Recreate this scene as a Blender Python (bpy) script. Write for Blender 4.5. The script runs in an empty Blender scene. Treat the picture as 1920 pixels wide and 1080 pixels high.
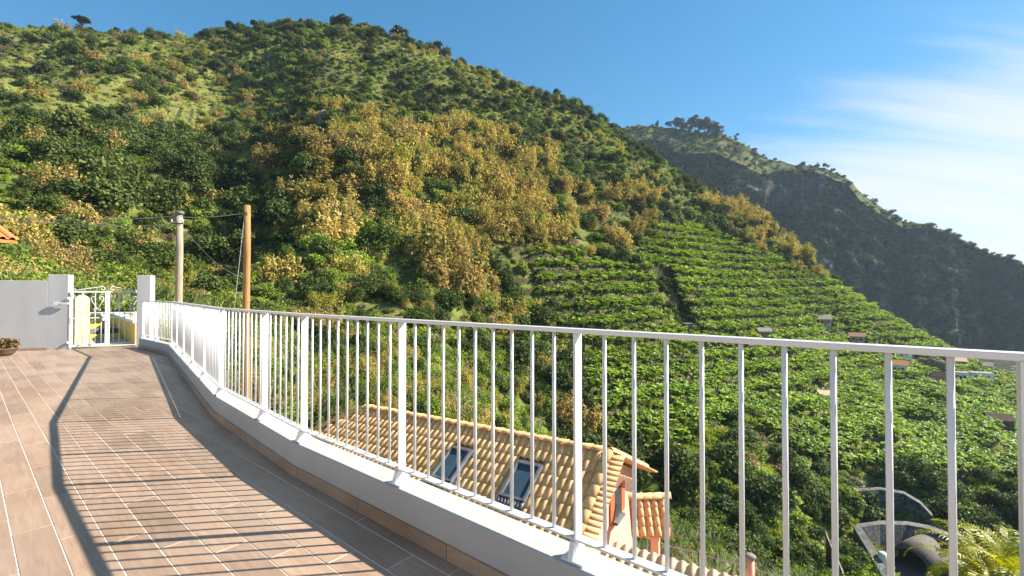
import bpy, bmesh, math, random
import numpy as np
from mathutils import Vector, Matrix, Euler

random.seed(7)
rng = np.random.default_rng(11)
S = bpy.context.scene
C = S.collection
R = math.radians

# ------------------------------------------------------------------ camera
F, EYE = 850.0, 1.235                       # focal length in photo pixels (1920 wide), lens height over the terrace
PITCH = math.atan(13 / F)
cd = bpy.data.cameras.new('camera')
cd.sensor_width = 36
cd.lens = F / 1920 * 36
cd.clip_start, cd.clip_end = 0.05, 6000
cam = bpy.data.objects.new('camera', cd)
C.objects.link(cam)
cam.location = (0, 0, EYE)
cam.rotation_euler = (R(90) + PITCH, 0, 0)
S.camera = cam

# ------------------------------------------------------------------ sun and sky
SUN_AZ, SUN_EL = R(82), R(36)               # azimuth from +Y towards +X
sdir = Vector((math.sin(SUN_AZ) * math.cos(SUN_EL), math.cos(SUN_AZ) * math.cos(SUN_EL), math.sin(SUN_EL)))
sl = bpy.data.lights.new('sun', 'SUN')
sl.energy, sl.angle, sl.color = 5.0, R(0.5), (1.0, 0.92, 0.80)
sun = bpy.data.objects.new('sun', sl)
C.objects.link(sun)
sun.rotation_euler = (-sdir).to_track_quat('-Z', 'Y').to_euler()
sun.location = (30, 5, 40)

W = bpy.data.worlds.new('World')
S.world = W
W.use_nodes = True


def N(nt, kind, **kw):
    n = nt.nodes.new(kind)
    for k, v in kw.items():
        if k[:2] == 'i_':
            n.inputs[k[2:].replace('_', ' ')].default_value = v
        else:
            setattr(n, k, v)
    return n


def build_world():
    nt = W.node_tree
    nt.nodes.clear()
    L = nt.links.new
    out = N(nt, 'ShaderNodeOutputWorld')
    bg = N(nt, 'ShaderNodeBackground')
    bg.inputs['Strength'].default_value = 0.062
    sky = N(nt, 'ShaderNodeTexSky', sky_type='NISHITA', sun_disc=False)
    sky.sun_elevation, sky.sun_rotation = SUN_EL, SUN_AZ
    sky.altitude, sky.air_density, sky.dust_density, sky.ozone_density = 200, 1.0, 0.05, 4.0
    gm = N(nt, 'ShaderNodeGamma')
    gm.inputs['Gamma'].default_value = 0.72
    L(sky.outputs[0], gm.inputs['Color'])
    hs = N(nt, 'ShaderNodeHueSaturation')
    hs.inputs['Hue'].default_value = 0.491
    hs.inputs['Saturation'].default_value = 1.46
    hs.inputs['Value'].default_value = 1.58
    L(gm.outputs[0], hs.inputs['Color'])
    tc = N(nt, 'ShaderNodeTexCoord')
    sep = N(nt, 'ShaderNodeSeparateXYZ')
    L(tc.outputs['Generated'], sep.inputs[0])
    # cirrus on a high layer: direction divided by height, then streaked noise
    zc = N(nt, 'ShaderNodeMath', operation='ADD'); zc.inputs[1].default_value = 0.22
    L(sep.outputs['Z'], zc.inputs[0])
    dx = N(nt, 'ShaderNodeMath', operation='DIVIDE'); L(sep.outputs['X'], dx.inputs[0]); L(zc.outputs[0], dx.inputs[1])
    dy = N(nt, 'ShaderNodeMath', operation='DIVIDE'); L(sep.outputs['Y'], dy.inputs[0]); L(zc.outputs[0], dy.inputs[1])
    cb = N(nt, 'ShaderNodeCombineXYZ'); L(dx.outputs[0], cb.inputs[0]); L(dy.outputs[0], cb.inputs[1])
    mp = N(nt, 'ShaderNodeMapping')
    mp.inputs['Rotation'].default_value = (0, 0, R(20))
    mp.inputs['Scale'].default_value = (0.42, 2.4, 1)
    L(cb.outputs[0], mp.inputs[0])
    n1 = N(nt, 'ShaderNodeTexNoise'); n1.inputs['Scale'].default_value = 1.25; n1.inputs['Detail'].default_value = 9
    n1.inputs['Roughness'].default_value = 0.56; n1.inputs['Distortion'].default_value = 0.45
    L(mp.outputs[0], n1.inputs['Vector'])
    # the cloud bank lies over the sea, off to the right and low
    dot = N(nt, 'ShaderNodeVectorMath', operation='DOT_PRODUCT')
    dot.inputs[1].default_value = (0.80, 0.52, -0.75)
    L(tc.outputs['Generated'], dot.inputs[0])
    mr = N(nt, 'ShaderNodeMapRange', interpolation_type='SMOOTHSTEP')
    mr.inputs['From Min'].default_value = 0.36; mr.inputs['From Max'].default_value = 0.82
    mr.inputs['To Min'].default_value = -0.30; mr.inputs['To Max'].default_value = 0.30
    L(dot.outputs['Value'], mr.inputs['Value'])
    n2 = N(nt, 'ShaderNodeTexNoise'); n2.inputs['Scale'].default_value = 3.4; n2.inputs['Detail'].default_value = 8; n2.inputs['Roughness'].default_value = 0.6; n2.inputs['Distortion'].default_value = 0.8
    L(mp.outputs[0], n2.inputs['Vector'])
    nm = N(nt, 'ShaderNodeMix'); nm.inputs['Factor'].default_value = 0.32; L(n1.outputs['Fac'], nm.inputs['A']); L(n2.outputs['Fac'], nm.inputs['B'])
    ad = N(nt, 'ShaderNodeMath', operation='ADD'); L(nm.outputs['Result'], ad.inputs[0]); L(mr.outputs[0], ad.inputs[1])
    rp = N(nt, 'ShaderNodeMapRange', interpolation_type='SMOOTHSTEP')
    rp.inputs['From Min'].default_value = 0.38; rp.inputs['From Max'].default_value = 0.90
    rp.inputs['To Max'].default_value = 0.93
    L(ad.outputs[0], rp.inputs['Value'])
    mx = N(nt, 'ShaderNodeMix', data_type='RGBA')
    mx.inputs['B'].default_value = (5.3, 5.45, 5.6, 1)
    L(rp.outputs[0], mx.inputs['Factor']); L(hs.outputs[0], mx.inputs['A'])
    L(mx.outputs['Result'], bg.inputs['Color'])
    L(bg.outputs[0], out.inputs['Surface'])


build_world()
S.view_settings.view_transform = 'Standard'
S.view_settings.look = 'None'
S.view_settings.exposure = 1.45
S.view_settings.gamma = 1
S.view_settings.use_curve_mapping = False
S.cycles.max_bounces = 6
S.cycles.diffuse_bounces = 3
S.cycles.glossy_bounces = 3
S.cycles.transmission_bounces = 6
S.cycles.transparent_max_bounces = 8
S.cycles.volume_bounces = 0

# ------------------------------------------------------------------ photo pixel <-> world helpers
CP, SP = math.cos(PITCH), math.sin(PITCH)


def ray(px, py):
    a, b = (px - 960) / F, -(py - 540) / F
    return Vector((a, CP - b * SP, SP + b * CP))


def at_z(px, py, z):
    d = ray(px, py)
    t = (z - EYE) / d.z
    return Vector((d.x * t, d.y * t, z))


def at_depth(px, py, D):
    d = ray(px, py)
    t = D / d.y
    return Vector((d.x * t, D, EYE + d.z * t))


def project(x, y, z):
    zz = z - EYE
    f = y * CP + zz * SP
    u = -y * SP + zz * CP
    f = np.where(f > 0.01, f, 0.01)
    return 960 + F * x / f, 540 - F * u / f


# ------------------------------------------------------------------ object helpers
def link(o, parent=None):
    C.objects.link(o)
    if parent:
        o.parent = parent
    return o


def tag(o, label=None, cat=None, group=None, kind=None):
    if label: o['label'] = label
    if cat: o['category'] = cat
    if group: o['group'] = group
    if kind: o['kind'] = kind
    return o


def empty(name, loc=(0, 0, 0), rz=0.0):
    o = bpy.data.objects.new(name, None)
    o.location = loc
    o.rotation_euler = (0, 0, rz)
    o.empty_display_size = 0.3
    return link(o)


def mesh_from(name, verts, faces, m=None, smooth=False):
    me = bpy.data.meshes.new(name)
    me.from_pydata([tuple(v) for v in verts], [], faces)
    if m: me.materials.append(m)
    if smooth:
        me.polygons.foreach_set('use_smooth', [True] * len(me.polygons))
    me.update()
    return me


def put(name, me, parent=None, loc=None, rot=None):
    o = bpy.data.objects.new(name, me)
    if loc is not None: o.location = loc
    if rot is not None: o.rotation_euler = rot
    return link(o, parent)


class MB:
    """collects boxes, tubes and sheets; build() links them as one mesh object"""

    def __init__(s):
        s.v, s.f = [], []

    def add(s, verts, faces):
        b = len(s.v)
        s.v += [tuple(v) for v in verts]
        s.f += [tuple(i + b for i in f) for f in faces]
        return s

    def box(s, c, size, ax=None):
        """c centre, size full extents, ax = (x,y,z) unit axes"""
        c = Vector(c)
        ax = ax or (Vector((1, 0, 0)), Vector((0, 1, 0)), Vector((0, 0, 1)))
        h = [ax[i] * (size[i] / 2) for i in range(3)]
        vs = [c + sx * h[0] + sy * h[1] + sz * h[2] for sz in (-1, 1) for sy in (-1, 1) for sx in (-1, 1)]
        return s.add(vs, [(0, 2, 3, 1), (4, 5, 7, 6), (0, 1, 5, 4), (2, 6, 7, 3), (0, 4, 6, 2), (1, 3, 7, 5)])

    def tube(s, pts, r, n=6, cap=True):
        pts = [Vector(p) for p in pts]
        rs = r if isinstance(r, (list, tuple)) else [r] * len(pts)
        prev = None
        rings = []
        for i, p in enumerate(pts):
            d = (pts[min(i + 1, len(pts) - 1)] - pts[max(i - 1, 0)]).normalized()
            a = prev if prev is not None else (Vector((0, 0, 1)) if abs(d.z) < 0.9 else Vector((1, 0, 0)))
            a = (a - d * a.dot(d)).normalized()
            prev = a
            b = d.cross(a)
            rings.append([p + (a * math.cos(k * math.tau / n) + b * math.sin(k * math.tau / n)) * rs[i] for k in range(n)])
        vs = [v for g in rings for v in g]
        fs = []
        for i in range(len(pts) - 1):
            for k in range(n):
                k2 = (k + 1) % n
                fs.append((i * n + k, i * n + k2, (i + 1) * n + k2, (i + 1) * n + k))
        if cap:
            fs.append(tuple(range(n - 1, -1, -1)))
            fs.append(tuple((len(pts) - 1) * n + k for k in range(n)))
        return s.add(vs, fs)

    def prism(s, poly, z0, z1):
        """poly: list of (x,y) counter-clockwise"""
        n = len(poly)
        vs = [(p[0], p[1], z0) for p in poly] + [(p[0], p[1], z1) for p in poly]
        fs = [tuple(range(n - 1, -1, -1)), tuple(range(n, 2 * n))]
        fs += [(i, (i + 1) % n, n + (i + 1) % n, n + i) for i in range(n)]
        return s.add(vs, fs)

    def mesh(s, name, m=None, smooth=False):
        return mesh_from(name, s.v, s.f, m, smooth)

    def build(s, name, m=None, parent=None, smooth=False, bevel=0.0, loc=None, rot=None):
        o = put(name, s.mesh(name, m, smooth), parent, loc, rot)
        if bevel:
            b = o.modifiers.new('bevel', 'BEVEL')
            b.width, b.segments, b.limit_method = bevel, 2, 'ANGLE'
        return o


# ------------------------------------------------------------------ materials
def new_mat(name):
    m = bpy.data.materials.new(name)
    m.use_nodes = True
    nt = m.node_tree
    nt.nodes.clear()
    out = N(nt, 'ShaderNodeOutputMaterial')
    b = N(nt, 'ShaderNodeBsdfPrincipled')
    nt.links.new(b.outputs[0], out.inputs[0])
    return m, nt, b, out


def ramp(nt, fac, cols):
    r = N(nt, 'ShaderNodeValToRGB')
    el = r.color_ramp.elements
    while len(el) < len(cols):
        el.new(0.5)
    for e, (p, c) in zip(el, cols):
        e.position = p
        e.color = (c[0], c[1], c[2], 1)
    nt.links.new(fac, r.inputs[0])
    return r


def noise(nt, scale, detail=4, rough=0.55, coord='Object', dist=0.0, stretch=None, w=None):
    tc = N(nt, 'ShaderNodeTexCoord')
    n = N(nt, 'ShaderNodeTexNoise')
    n.inputs['Scale'].default_value = scale
    n.inputs['Detail'].default_value = detail
    n.inputs['Roughness'].default_value = rough
    n.inputs['Distortion'].default_value = dist
    if coord == 'World':
        g = N(nt, 'ShaderNodeNewGeometry')
        src = g.outputs['Position']
    else:
        src = tc.outputs[coord]
    if stretch:
        mp = N(nt, 'ShaderNodeMapping')
        mp.inputs['Scale'].default_value = stretch
        nt.links.new(src, mp.inputs[0])
        src = mp.outputs[0]
    nt.links.new(src, n.inputs['Vector'])
    return n


def mixc(nt, fac, a, b, blend='MIX'):
    x = N(nt, 'ShaderNodeMix', data_type='RGBA', blend_type=blend)
    for k, v in (('Factor', fac), ('A', a), ('B', b)):
        if hasattr(v, 'links') or hasattr(v, 'is_linked'):
            nt.links.new(v, x.inputs[k])
        elif isinstance(v, (int, float)):
            x.inputs[k].default_value = v
        else:
            x.inputs[k].default_value = (v[0], v[1], v[2], 1)
    return x.outputs['Result']


def bump(nt, b, height, strength=0.3, dist=0.01):
    bp = N(nt, 'ShaderNodeBump')
    bp.inputs['Strength'].default_value = strength
    bp.inputs['Distance'].default_value = dist
    nt.links.new(height, bp.inputs['Height'])
    nt.links.new(bp.outputs[0], b.inputs['Normal'])


def simple(name, c1, c2, scale=4, rough=0.6, bmp=0.0, bscale=None, metal=0.0, detail=5, rand=0.0, coord='Object', stretch=None, spec=0.5):
    """two tones of one colour mottled by noise, optional relief, optional per-object tone"""
    m, nt, b, out = new_mat(name)
    n = noise(nt, scale, detail, coord=coord, stretch=stretch)
    r = ramp(nt, n.outputs['Fac'], [(0.32, c1), (0.68, c2)])
    col = r.outputs[0]
    if rand:
        oi = N(nt, 'ShaderNodeObjectInfo')
        hv = N(nt, 'ShaderNodeHueSaturation')
        mr = N(nt, 'ShaderNodeMapRange')
        mr.inputs['To Min'].default_value, mr.inputs['To Max'].default_value = 1 - rand, 1 + rand
        nt.links.new(oi.outputs['Random'], mr.inputs['Value'])
        nt.links.new(mr.outputs[0], hv.inputs['Value'])
        nt.links.new(col, hv.inputs['Color'])
        col = hv.outputs[0]
    nt.links.new(col, b.inputs['Base Color'])
    b.inputs['Roughness'].default_value = rough
    b.inputs['Metallic'].default_value = metal
    b.inputs['Specular IOR Level'].default_value = spec
    if bmp:
        n2 = noise(nt, bscale or scale * 6, 6, 0.6, coord=coord)
        bump(nt, b, n2.outputs['Fac'], bmp, 0.01)
    return m


def leaf_mat(name, cols, trans=0.28, rough=0.55, patch=0.35, spec=0.3, big=0.03):
    """cols: list of tones picked per plant; per-leaf tone from the face attribute 'tone'"""
    m, nt, b, out = new_mat(name)
    oi = N(nt, 'ShaderNodeObjectInfo')
    r = ramp(nt, oi.outputs['Random'], [(i / max(1, len(cols) - 1), c) for i, c in enumerate(cols)])
    n = noise(nt, big, 3, coord='World')
    hv = N(nt, 'ShaderNodeHueSaturation')
    at = N(nt, 'ShaderNodeAttribute', attribute_name='tone')
    mr = N(nt, 'ShaderNodeMapRange')
    mr.inputs['To Min'].default_value, mr.inputs['To Max'].default_value = 0.6, 1.4
    nt.links.new(at.outputs['Fac'], mr.inputs['Value'])
    mr2 = N(nt, 'ShaderNodeMapRange')
    mr2.inputs['From Min'].default_value, mr2.inputs['From Max'].default_value = 0.3, 0.7
    mr2.inputs['To Min'].default_value, mr2.inputs['To Max'].default_value = 1 - patch, 1 + patch
    nt.links.new(n.outputs['Fac'], mr2.inputs['Value'])
    mu = N(nt, 'ShaderNodeMath', operation='MULTIPLY')
    nt.links.new(mr.outputs[0], mu.inputs[0]); nt.links.new(mr2.outputs[0], mu.inputs[1])
    nt.links.new(mu.outputs[0], hv.inputs['Value'])
    nt.links.new(r.outputs[0], hv.inputs['Color'])
    nt.links.new(hv.outputs[0], b.inputs['Base Color'])
    b.inputs['Roughness'].default_value = rough
    b.inputs['Specular IOR Level'].default_value = spec
    tr = N(nt, 'ShaderNodeBsdfTranslucent')
    hv2 = N(nt, 'ShaderNodeHueSaturation')
    hv2.inputs['Saturation'].default_value = 1.15
    hv2.inputs['Value'].default_value = 1.3
    nt.links.new(hv.outputs[0], hv2.inputs['Color'])
    nt.links.new(hv2.outputs[0], tr.inputs['Color'])
    mx = N(nt, 'ShaderNodeMixShader')
    mx.inputs[0].default_value = trans
    nt.links.new(b.outputs[0], mx.inputs[1]); nt.links.new(tr.outputs[0], mx.inputs[2])
    nt.links.new(mx.outputs[0], out.inputs[0])
    return m


M = {}
M['render'] = simple('grey render', (0.43, 0.42, 0.412), (0.50, 0.49, 0.48), 2.2, 0.85, 0.15, 50, stretch=(1, 1, 0.3))
M['parapet'] = simple('pale grey parapet paint', (0.35, 0.345, 0.34), (0.40, 0.395, 0.39), 1.8, 0.8, 0.10, 70)
M['white_metal'] = simple('white powder coat', (0.64, 0.64, 0.635), (0.69, 0.69, 0.685), 3, 0.32, 0.0)
M['grout'] = simple('cream grout', (0.72, 0.60, 0.50), (0.80, 0.69, 0.58), 9, 0.9, 0.1, 80)
M['tile_clay'] = simple('clay roof tile', (0.60, 0.34, 0.135), (0.75, 0.455, 0.205), 3.5, 0.75, 0.15, 30, rand=0.16)
M['tile_pale'] = simple('pale clay roof tile', (0.62, 0.42, 0.26), (0.72, 0.52, 0.34), 3.5, 0.75, 0.15, 30, rand=0.12)
M['tile_orange'] = simple('orange clay roof tile', (0.55, 0.19, 0.055), (0.66, 0.27, 0.09), 3.5, 0.7, 0.15, 30, rand=0.12)
M['mortar'] = simple('roof mortar', (0.40, 0.20, 0.11), (0.50, 0.27, 0.15), 6, 0.9, 0.2, 40)
M['pink'] = simple('salmon pink render', (0.66, 0.36, 0.26), (0.72, 0.41, 0.30), 2, 0.85, 0.1, 60)
M['yellow'] = simple('yellow wall paint', (0.74, 0.50, 0.09), (0.80, 0.56, 0.13), 2, 0.85, 0.1, 60)
M['cream'] = simple('pale cream paint', (0.60, 0.54, 0.30), (0.66, 0.60, 0.36), 2, 0.85, 0.1, 60)
M['whitewash'] = simple('white paint', (0.72, 0.71, 0.68), (0.80, 0.79, 0.76), 2, 0.85, 0.1, 60)
M['concrete'] = simple('concrete', (0.15, 0.14, 0.125), (0.23, 0.215, 0.19), 2.5, 0.9, 0.3, 20)
M['asphalt'] = simple('asphalt', (0.05, 0.05, 0.052), (0.085, 0.083, 0.08), 3, 0.9, 0.3, 60)
M['dark'] = simple('dark metal', (0.03, 0.03, 0.032), (0.05, 0.05, 0.052), 5, 0.5, 0)
M['lead'] = simple('grey lead flashing', (0.10, 0.10, 0.105), (0.16, 0.16, 0.165), 5, 0.55, 0.2, 30)
M['shutter'] = simple('orange red shutter', (0.42, 0.10, 0.03), (0.50, 0.14, 0.05), 4, 0.6, 0)
M['cable'] = simple('grey cable', (0.25, 0.25, 0.25), (0.32, 0.32, 0.32), 5, 0.6, 0)
M['hut'] = simple('hut wall render', (0.28, 0.25, 0.21), (0.42, 0.39, 0.34), 1.5, 0.9, 0.2, 10, rand=0.15)
M['soil'] = simple('bare soil', (0.10, 0.065, 0.04), (0.17, 0.11, 0.07), 1.2, 0.95, 0.4, 8)


def wood_pole(name, c1, c2):
    m, nt, b, out = new_mat(name)
    n = noise(nt, 6, 6, 0.65, stretch=(6, 6, 0.35))
    r = ramp(nt, n.outputs['Fac'], [(0.3, c1), (0.7, c2)])
    n2 = noise(nt, 0.8, 3)
    col = mixc(nt, 0.35, r.outputs[0], ramp(nt, n2.outputs['Fac'], [(0.35, [x * 0.6 for x in c1]), (0.65, c2)]).outputs[0])
    nt.links.new(col, b.inputs['Base Color'])
    b.inputs['Roughness'].default_value = 0.85
    bump(nt, b, n.outputs['Fac'], 0.6, 0.02)
    return m


M['pole_brown'] = wood_pole('tan pole wood', (0.30, 0.145, 0.045), (0.44, 0.235, 0.085))
M['pole_grey'] = wood_pole('weathered pole wood', (0.24, 0.19, 0.13), (0.42, 0.34, 0.25))


def plank_tile():
    m, nt, b, out = new_mat('wood look floor tile')
    oi = N(nt, 'ShaderNodeObjectInfo')
    tc = N(nt, 'ShaderNodeTexCoord')
    off = N(nt, 'ShaderNodeVectorMath', operation='ADD')
    sc = N(nt, 'ShaderNodeVectorMath', operation='SCALE')
    sc.inputs['Scale'].default_value = 37.0
    cb = N(nt, 'ShaderNodeCombineXYZ')
    nt.links.new(oi.outputs['Random'], cb.inputs[0]); nt.links.new(oi.outputs['Random'], cb.inputs[1])
    nt.links.new(cb.outputs[0], sc.inputs[0])
    nt.links.new(tc.outputs['Object'], off.inputs[0]); nt.links.new(sc.outputs[0], off.inputs[1])
    mp = N(nt, 'ShaderNodeMapping')
    mp.inputs['Scale'].default_value = (26, 2.2, 10)
    nt.links.new(off.outputs[0], mp.inputs[0])
    n = N(nt, 'ShaderNodeTexNoise'); n.inputs['Scale'].default_value = 1.0; n.inputs['Detail'].default_value = 7
    n.inputs['Roughness'].default_value = 0.62; n.inputs['Distortion'].default_value = 1.2
    nt.links.new(mp.outputs[0], n.inputs['Vector'])
    mp2 = N(nt, 'ShaderNodeMapping'); mp2.inputs['Scale'].default_value = (190, 5, 10)
    nt.links.new(off.outputs[0], mp2.inputs[0])
    n2 = N(nt, 'ShaderNodeTexNoise'); n2.inputs['Scale'].default_value = 1.0; n2.inputs['Detail'].default_value = 3
    nt.links.new(mp2.outputs[0], n2.inputs['Vector'])
    n3 = noise(nt, 0.9, 4, coord='World')
    r = ramp(nt, n.outputs['Fac'], [(0.25, (0.222, 0.138, 0.086)), (0.5, (0.292, 0.190, 0.124)), (0.78, (0.362, 0.252, 0.174))])
    hv = N(nt, 'ShaderNodeHueSaturation')
    mr = N(nt, 'ShaderNodeMapRange'); mr.inputs['To Min'].default_value, mr.inputs['To Max'].default_value = 0.80, 1.18
    nt.links.new(oi.outputs['Random'], mr.inputs['Value']); nt.links.new(mr.outputs[0], hv.inputs['Value'])
    nt.links.new(r.outputs[0], hv.inputs['Color'])
    fine = ramp(nt, n2.outputs['Fac'], [(0.3, (0.86, 0.86, 0.86)), (0.6, (1.04, 1.04, 1.04))])
    col = mixc(nt, 0.8, hv.outputs[0], fine.outputs[0], 'MULTIPLY')
    dust = ramp(nt, n3.outputs['Fac'], [(0.38, (0, 0, 0)), (0.72, (0.5, 0.5, 0.5))])
    col = mixc(nt, dust.outputs[0], col, (0.46, 0.36, 0.28))
    nt.links.new(col, b.inputs['Base Color'])
    b.inputs['Roughness'].default_value = 0.5
    bump(nt, b, n2.outputs['Fac'], 0.25, 0.002)
    return m


M['plank'] = plank_tile()


def glass_mat():
    m, nt, b, out = new_mat('skylight glass')
    n = noise(nt, 2, 2)
    r = ramp(nt, n.outputs['Fac'], [(0.3, (0.035, 0.06, 0.085)), (0.7, (0.055, 0.09, 0.12))])
    nt.links.new(r.outputs[0], b.inputs['Base Color'])
    b.inputs['Roughness'].default_value = 0.06
    b.inputs['Specular IOR Level'].default_value = 0.35
    b.inputs['Coat Weight'].default_value = 0.0
    b.inputs['Coat Roughness'].default_value = 0.04
    return m


M['glass'] = glass_mat()


def stone_mat(name, c1, c2, scale):
    m, nt, b, out = new_mat(name)
    tc = N(nt, 'ShaderNodeTexCoord')
    v = N(nt, 'ShaderNodeTexVoronoi'); v.inputs['Scale'].default_value = scale
    v2 = N(nt, 'ShaderNodeTexVoronoi', feature='DISTANCE_TO_EDGE'); v2.inputs['Scale'].default_value = scale
    nt.links.new(tc.outputs['Object'], v.inputs['Vector']); nt.links.new(tc.outputs['Object'], v2.inputs['Vector'])
    sp = N(nt, 'ShaderNodeSeparateColor'); nt.links.new(v.outputs['Color'], sp.inputs[0])
    r = ramp(nt, sp.outputs[0], [(0.0, c1), (1.0, c2)])
    e = ramp(nt, v2.outputs['Distance'], [(0.0, (0.35, 0.35, 0.35)), (0.09, (1, 1, 1))])
    col = mixc(nt, 1.0, r.outputs[0], e.outputs[0], 'MULTIPLY')
    n = noise(nt, 0.25, 4)
    col = mixc(nt, ramp(nt, n.outputs['Fac'], [(0.5, (0, 0, 0)), (0.75, (0.5, 0.5, 0.5))]).outputs[0], col, (0.16, 0.14, 0.07))
    nt.links.new(col, b.inputs['Base Color'])
    b.inputs['Roughness'].default_value = 0.9
    bump(nt, b, v2.outputs['Distance'], 0.8, 0.08)
    return m


M['masonry'] = stone_mat('grey rubble masonry', (0.05, 0.05, 0.052), (0.15, 0.145, 0.142), 1.6)
M['drystone'] = stone_mat('brown dry stone', (0.09, 0.065, 0.045), (0.22, 0.17, 0.125), 1.6)


# ------------------------------------------------------------------ terrain
def vnoise(x, y, seed=0):
    """smooth value noise, -1..1"""
    xi, yi = np.floor(x).astype(np.int64), np.floor(y).astype(np.int64)
    xf, yf = x - xi, y - yi

    def h(a, b):
        n = (a * 374761393 + b * 668265263 + seed * 1274126177) & 0x7fffffff
        n = ((n ^ (n >> 13)) * 1274126177) & 0x7fffffff
        return ((n ^ (n >> 16)) & 0xffff) / 32767.5 - 1
    u, v = xf * xf * xf * (xf * (xf * 6 - 15) + 10), yf * yf * yf * (yf * (yf * 6 - 15) + 10)
    a = h(xi, yi) * (1 - u) + h(xi + 1, yi) * u
    b = h(xi, yi + 1) * (1 - u) + h(xi + 1, yi + 1) * u
    return a * (1 - v) + b * v


def fbm(x, y, oct=4, seed=0, gain=0.5):
    t, a, n = 0, 1.0, 0
    for i in range(oct):
        t = t + a * vnoise(x * 2 ** i + 17.3 * i, y * 2 ** i - 9.1 * i, seed + i)
        n += a
        a *= gain
    return t / n


CREST = [(-300, 52, 232), (-120, 50, 246), (0, 53, 256), (140, 60, 268), (260, 62, 278), (360, 72, 286), (430, 66, 288), (500, 58, 288), (560, 52, 288), (640, 48, 287),
         (700, 62, 286), (760, 74, 286), (810, 98, 286), (860, 122, 286), (920, 140, 284), (1000, 172, 282), (1070, 194, 280), (1140, 238, 279), (1230, 294, 274),
         (1290, 338, 268), (1350, 378, 262), (1400, 396, 257), (1450, 433, 252), (1500, 474, 247), (1550, 518, 243), (1600, 552, 239), (1650, 586, 235), (1700, 616, 231),
         (1750, 646, 228), (1800, 676, 224), (1850, 696, 220), (1900, 711, 217), (1960, 728, 213), (2200, 815, 200)]
COLS = {
    -200: [(540, 46), (450, 72), (300, 120), (150, 182)],
    0: [(545, 46), (470, 66), (380, 92), (280, 128), (180, 172), (105, 216)],
    200: [(545, 54), (450, 80), (350, 110), (250, 145), (150, 195), (98, 240)],
    300: [(550, 58), (440, 92), (350, 126), (260, 160), (160, 208)],
    420: [(570, 66), (460, 100), (370, 150), (280, 196), (180, 224), (100, 258)],
    500: [(460, 100), (380, 145), (300, 190), (220, 218)],
    585: [(610, 66), (500, 86), (400, 106), (330, 121), (270, 138), (200, 178), (120, 236)],
    700: [(650, 66), (540, 88), (420, 116), (300, 152), (200, 198), (120, 250)],
    850: [(750, 56), (650, 76), (530, 100), (400, 132), (300, 168), (200, 230)],
    985: [(770, 78), (660, 106), (560, 127), (440, 142), (340, 174), (240, 230)],
    1100: [(850, 84), (740, 98), (640, 118), (540, 140), (440, 163), (340, 198), (270, 240)],
    1250: [(870, 86), (740, 110), (640, 133), (540, 160), (440, 196), (365, 232)],
    1400: [(890, 90), (760, 118), (660, 148), (560, 180), (470, 218)],
    1550: [(890, 96), (780, 124), (690, 157), (610, 198)],
    1700: [(890, 98), (800, 124), (730, 158), (680, 190)],
    1850: [(885, 104), (800, 135), (750, 168)],
    1960: [(900, 105), (820, 140), (770, 175)],
    2160: [(960, 100), (880, 150)],
}
NEAR = [(-45, 25, 1.5), (-30, 14, -0.6), (-14, 13, -1.2), (-13, 20, -2.5), (-25, 36, -0.5), (-10, 30, -8), (-6, 17, -7.6), (0, 14, -8.2), (0, 25, -13), (8, 16, -10.5),
        (12, 30, -18), (15, 10, -10), (30, 20, -17), (30, 40, -27), (45, 48, -37), (50, 30, -29), (0, 40, -17), (-15, 42, -9), (20, 46, -28), (60, 62, -45), (52, 68, -44),
        (70, 79, -47.5), (64, 74, -47), (78, 80, -47), (90, 88, -46.5), (75, 45, -42), (110, 75, -48), (-7, 4, -3), (3, 5, -6), (6, 2, -6), (-5, -6, -3), (-14, 2, -2), (20, -5, -9),
        (-20, 6, -0.6), (40, 5, -18)]


def control():
    p = []
    for px, py, D in CREST:
        v = at_depth(px, py, D)
        p.append(v)
        p.append(Vector((v.x * 1.22, v.y * 1.22, v.z - (14 if px < 1150 else 45))))
    for px, col in COLS.items():
        for py, D in col:
            p.append(at_depth(px, py + 4, D))
    p += [Vector(q) for q in NEAR]
    return np.array([tuple(q) for q in p])


CPT = control()


def tps_fit(P, lam):
    n = len(P)
    d = np.hypot(P[:, None, 0] - P[None, :, 0], P[:, None, 1] - P[None, :, 1]) / 100
    K = np.where(d > 0, d * d * np.log(d + 1e-12), 0) + lam * np.eye(n)
    Q = np.c_[np.ones(n), P[:, 0] / 100, P[:, 1] / 100]
    A = np.block([[K, Q], [Q.T, np.zeros((3, 3))]])
    return np.linalg.solve(A, np.r_[P[:, 2], 0, 0, 0])


TW = tps_fit(CPT, 0.0015)


def base_height(x, y):
    shp = x.shape
    x, y = x.ravel(), y.ravel()
    out = np.empty_like(x)
    for i in range(0, len(x), 20000):
        a, b = x[i:i + 20000], y[i:i + 20000]
        d = np.hypot(a[:, None] - CPT[None, :, 0], b[:, None] - CPT[None, :, 1]) / 100
        out[i:i + 20000] = (d * d * np.log(d + 1e-12)) @ TW[:-3] + TW[-3] + TW[-2] * a / 100 + TW[-1] * b / 100
    return out.reshape(shp)


# zones of the hillside, outlined in photo pixels and carried to the ground
def inside(px, py, poly):
    r = np.zeros(px.shape, bool)
    n = len(poly)
    for i in range(n):
        x1, y1 = poly[i]
        x2, y2 = poly[(i + 1) % n]
        if y1 == y2: continue
        c = ((y1 > py) != (y2 > py)) & (px < (x2 - x1) * (py - y1) / (y2 - y1) + x1)
        r ^= c
    return r


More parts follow.
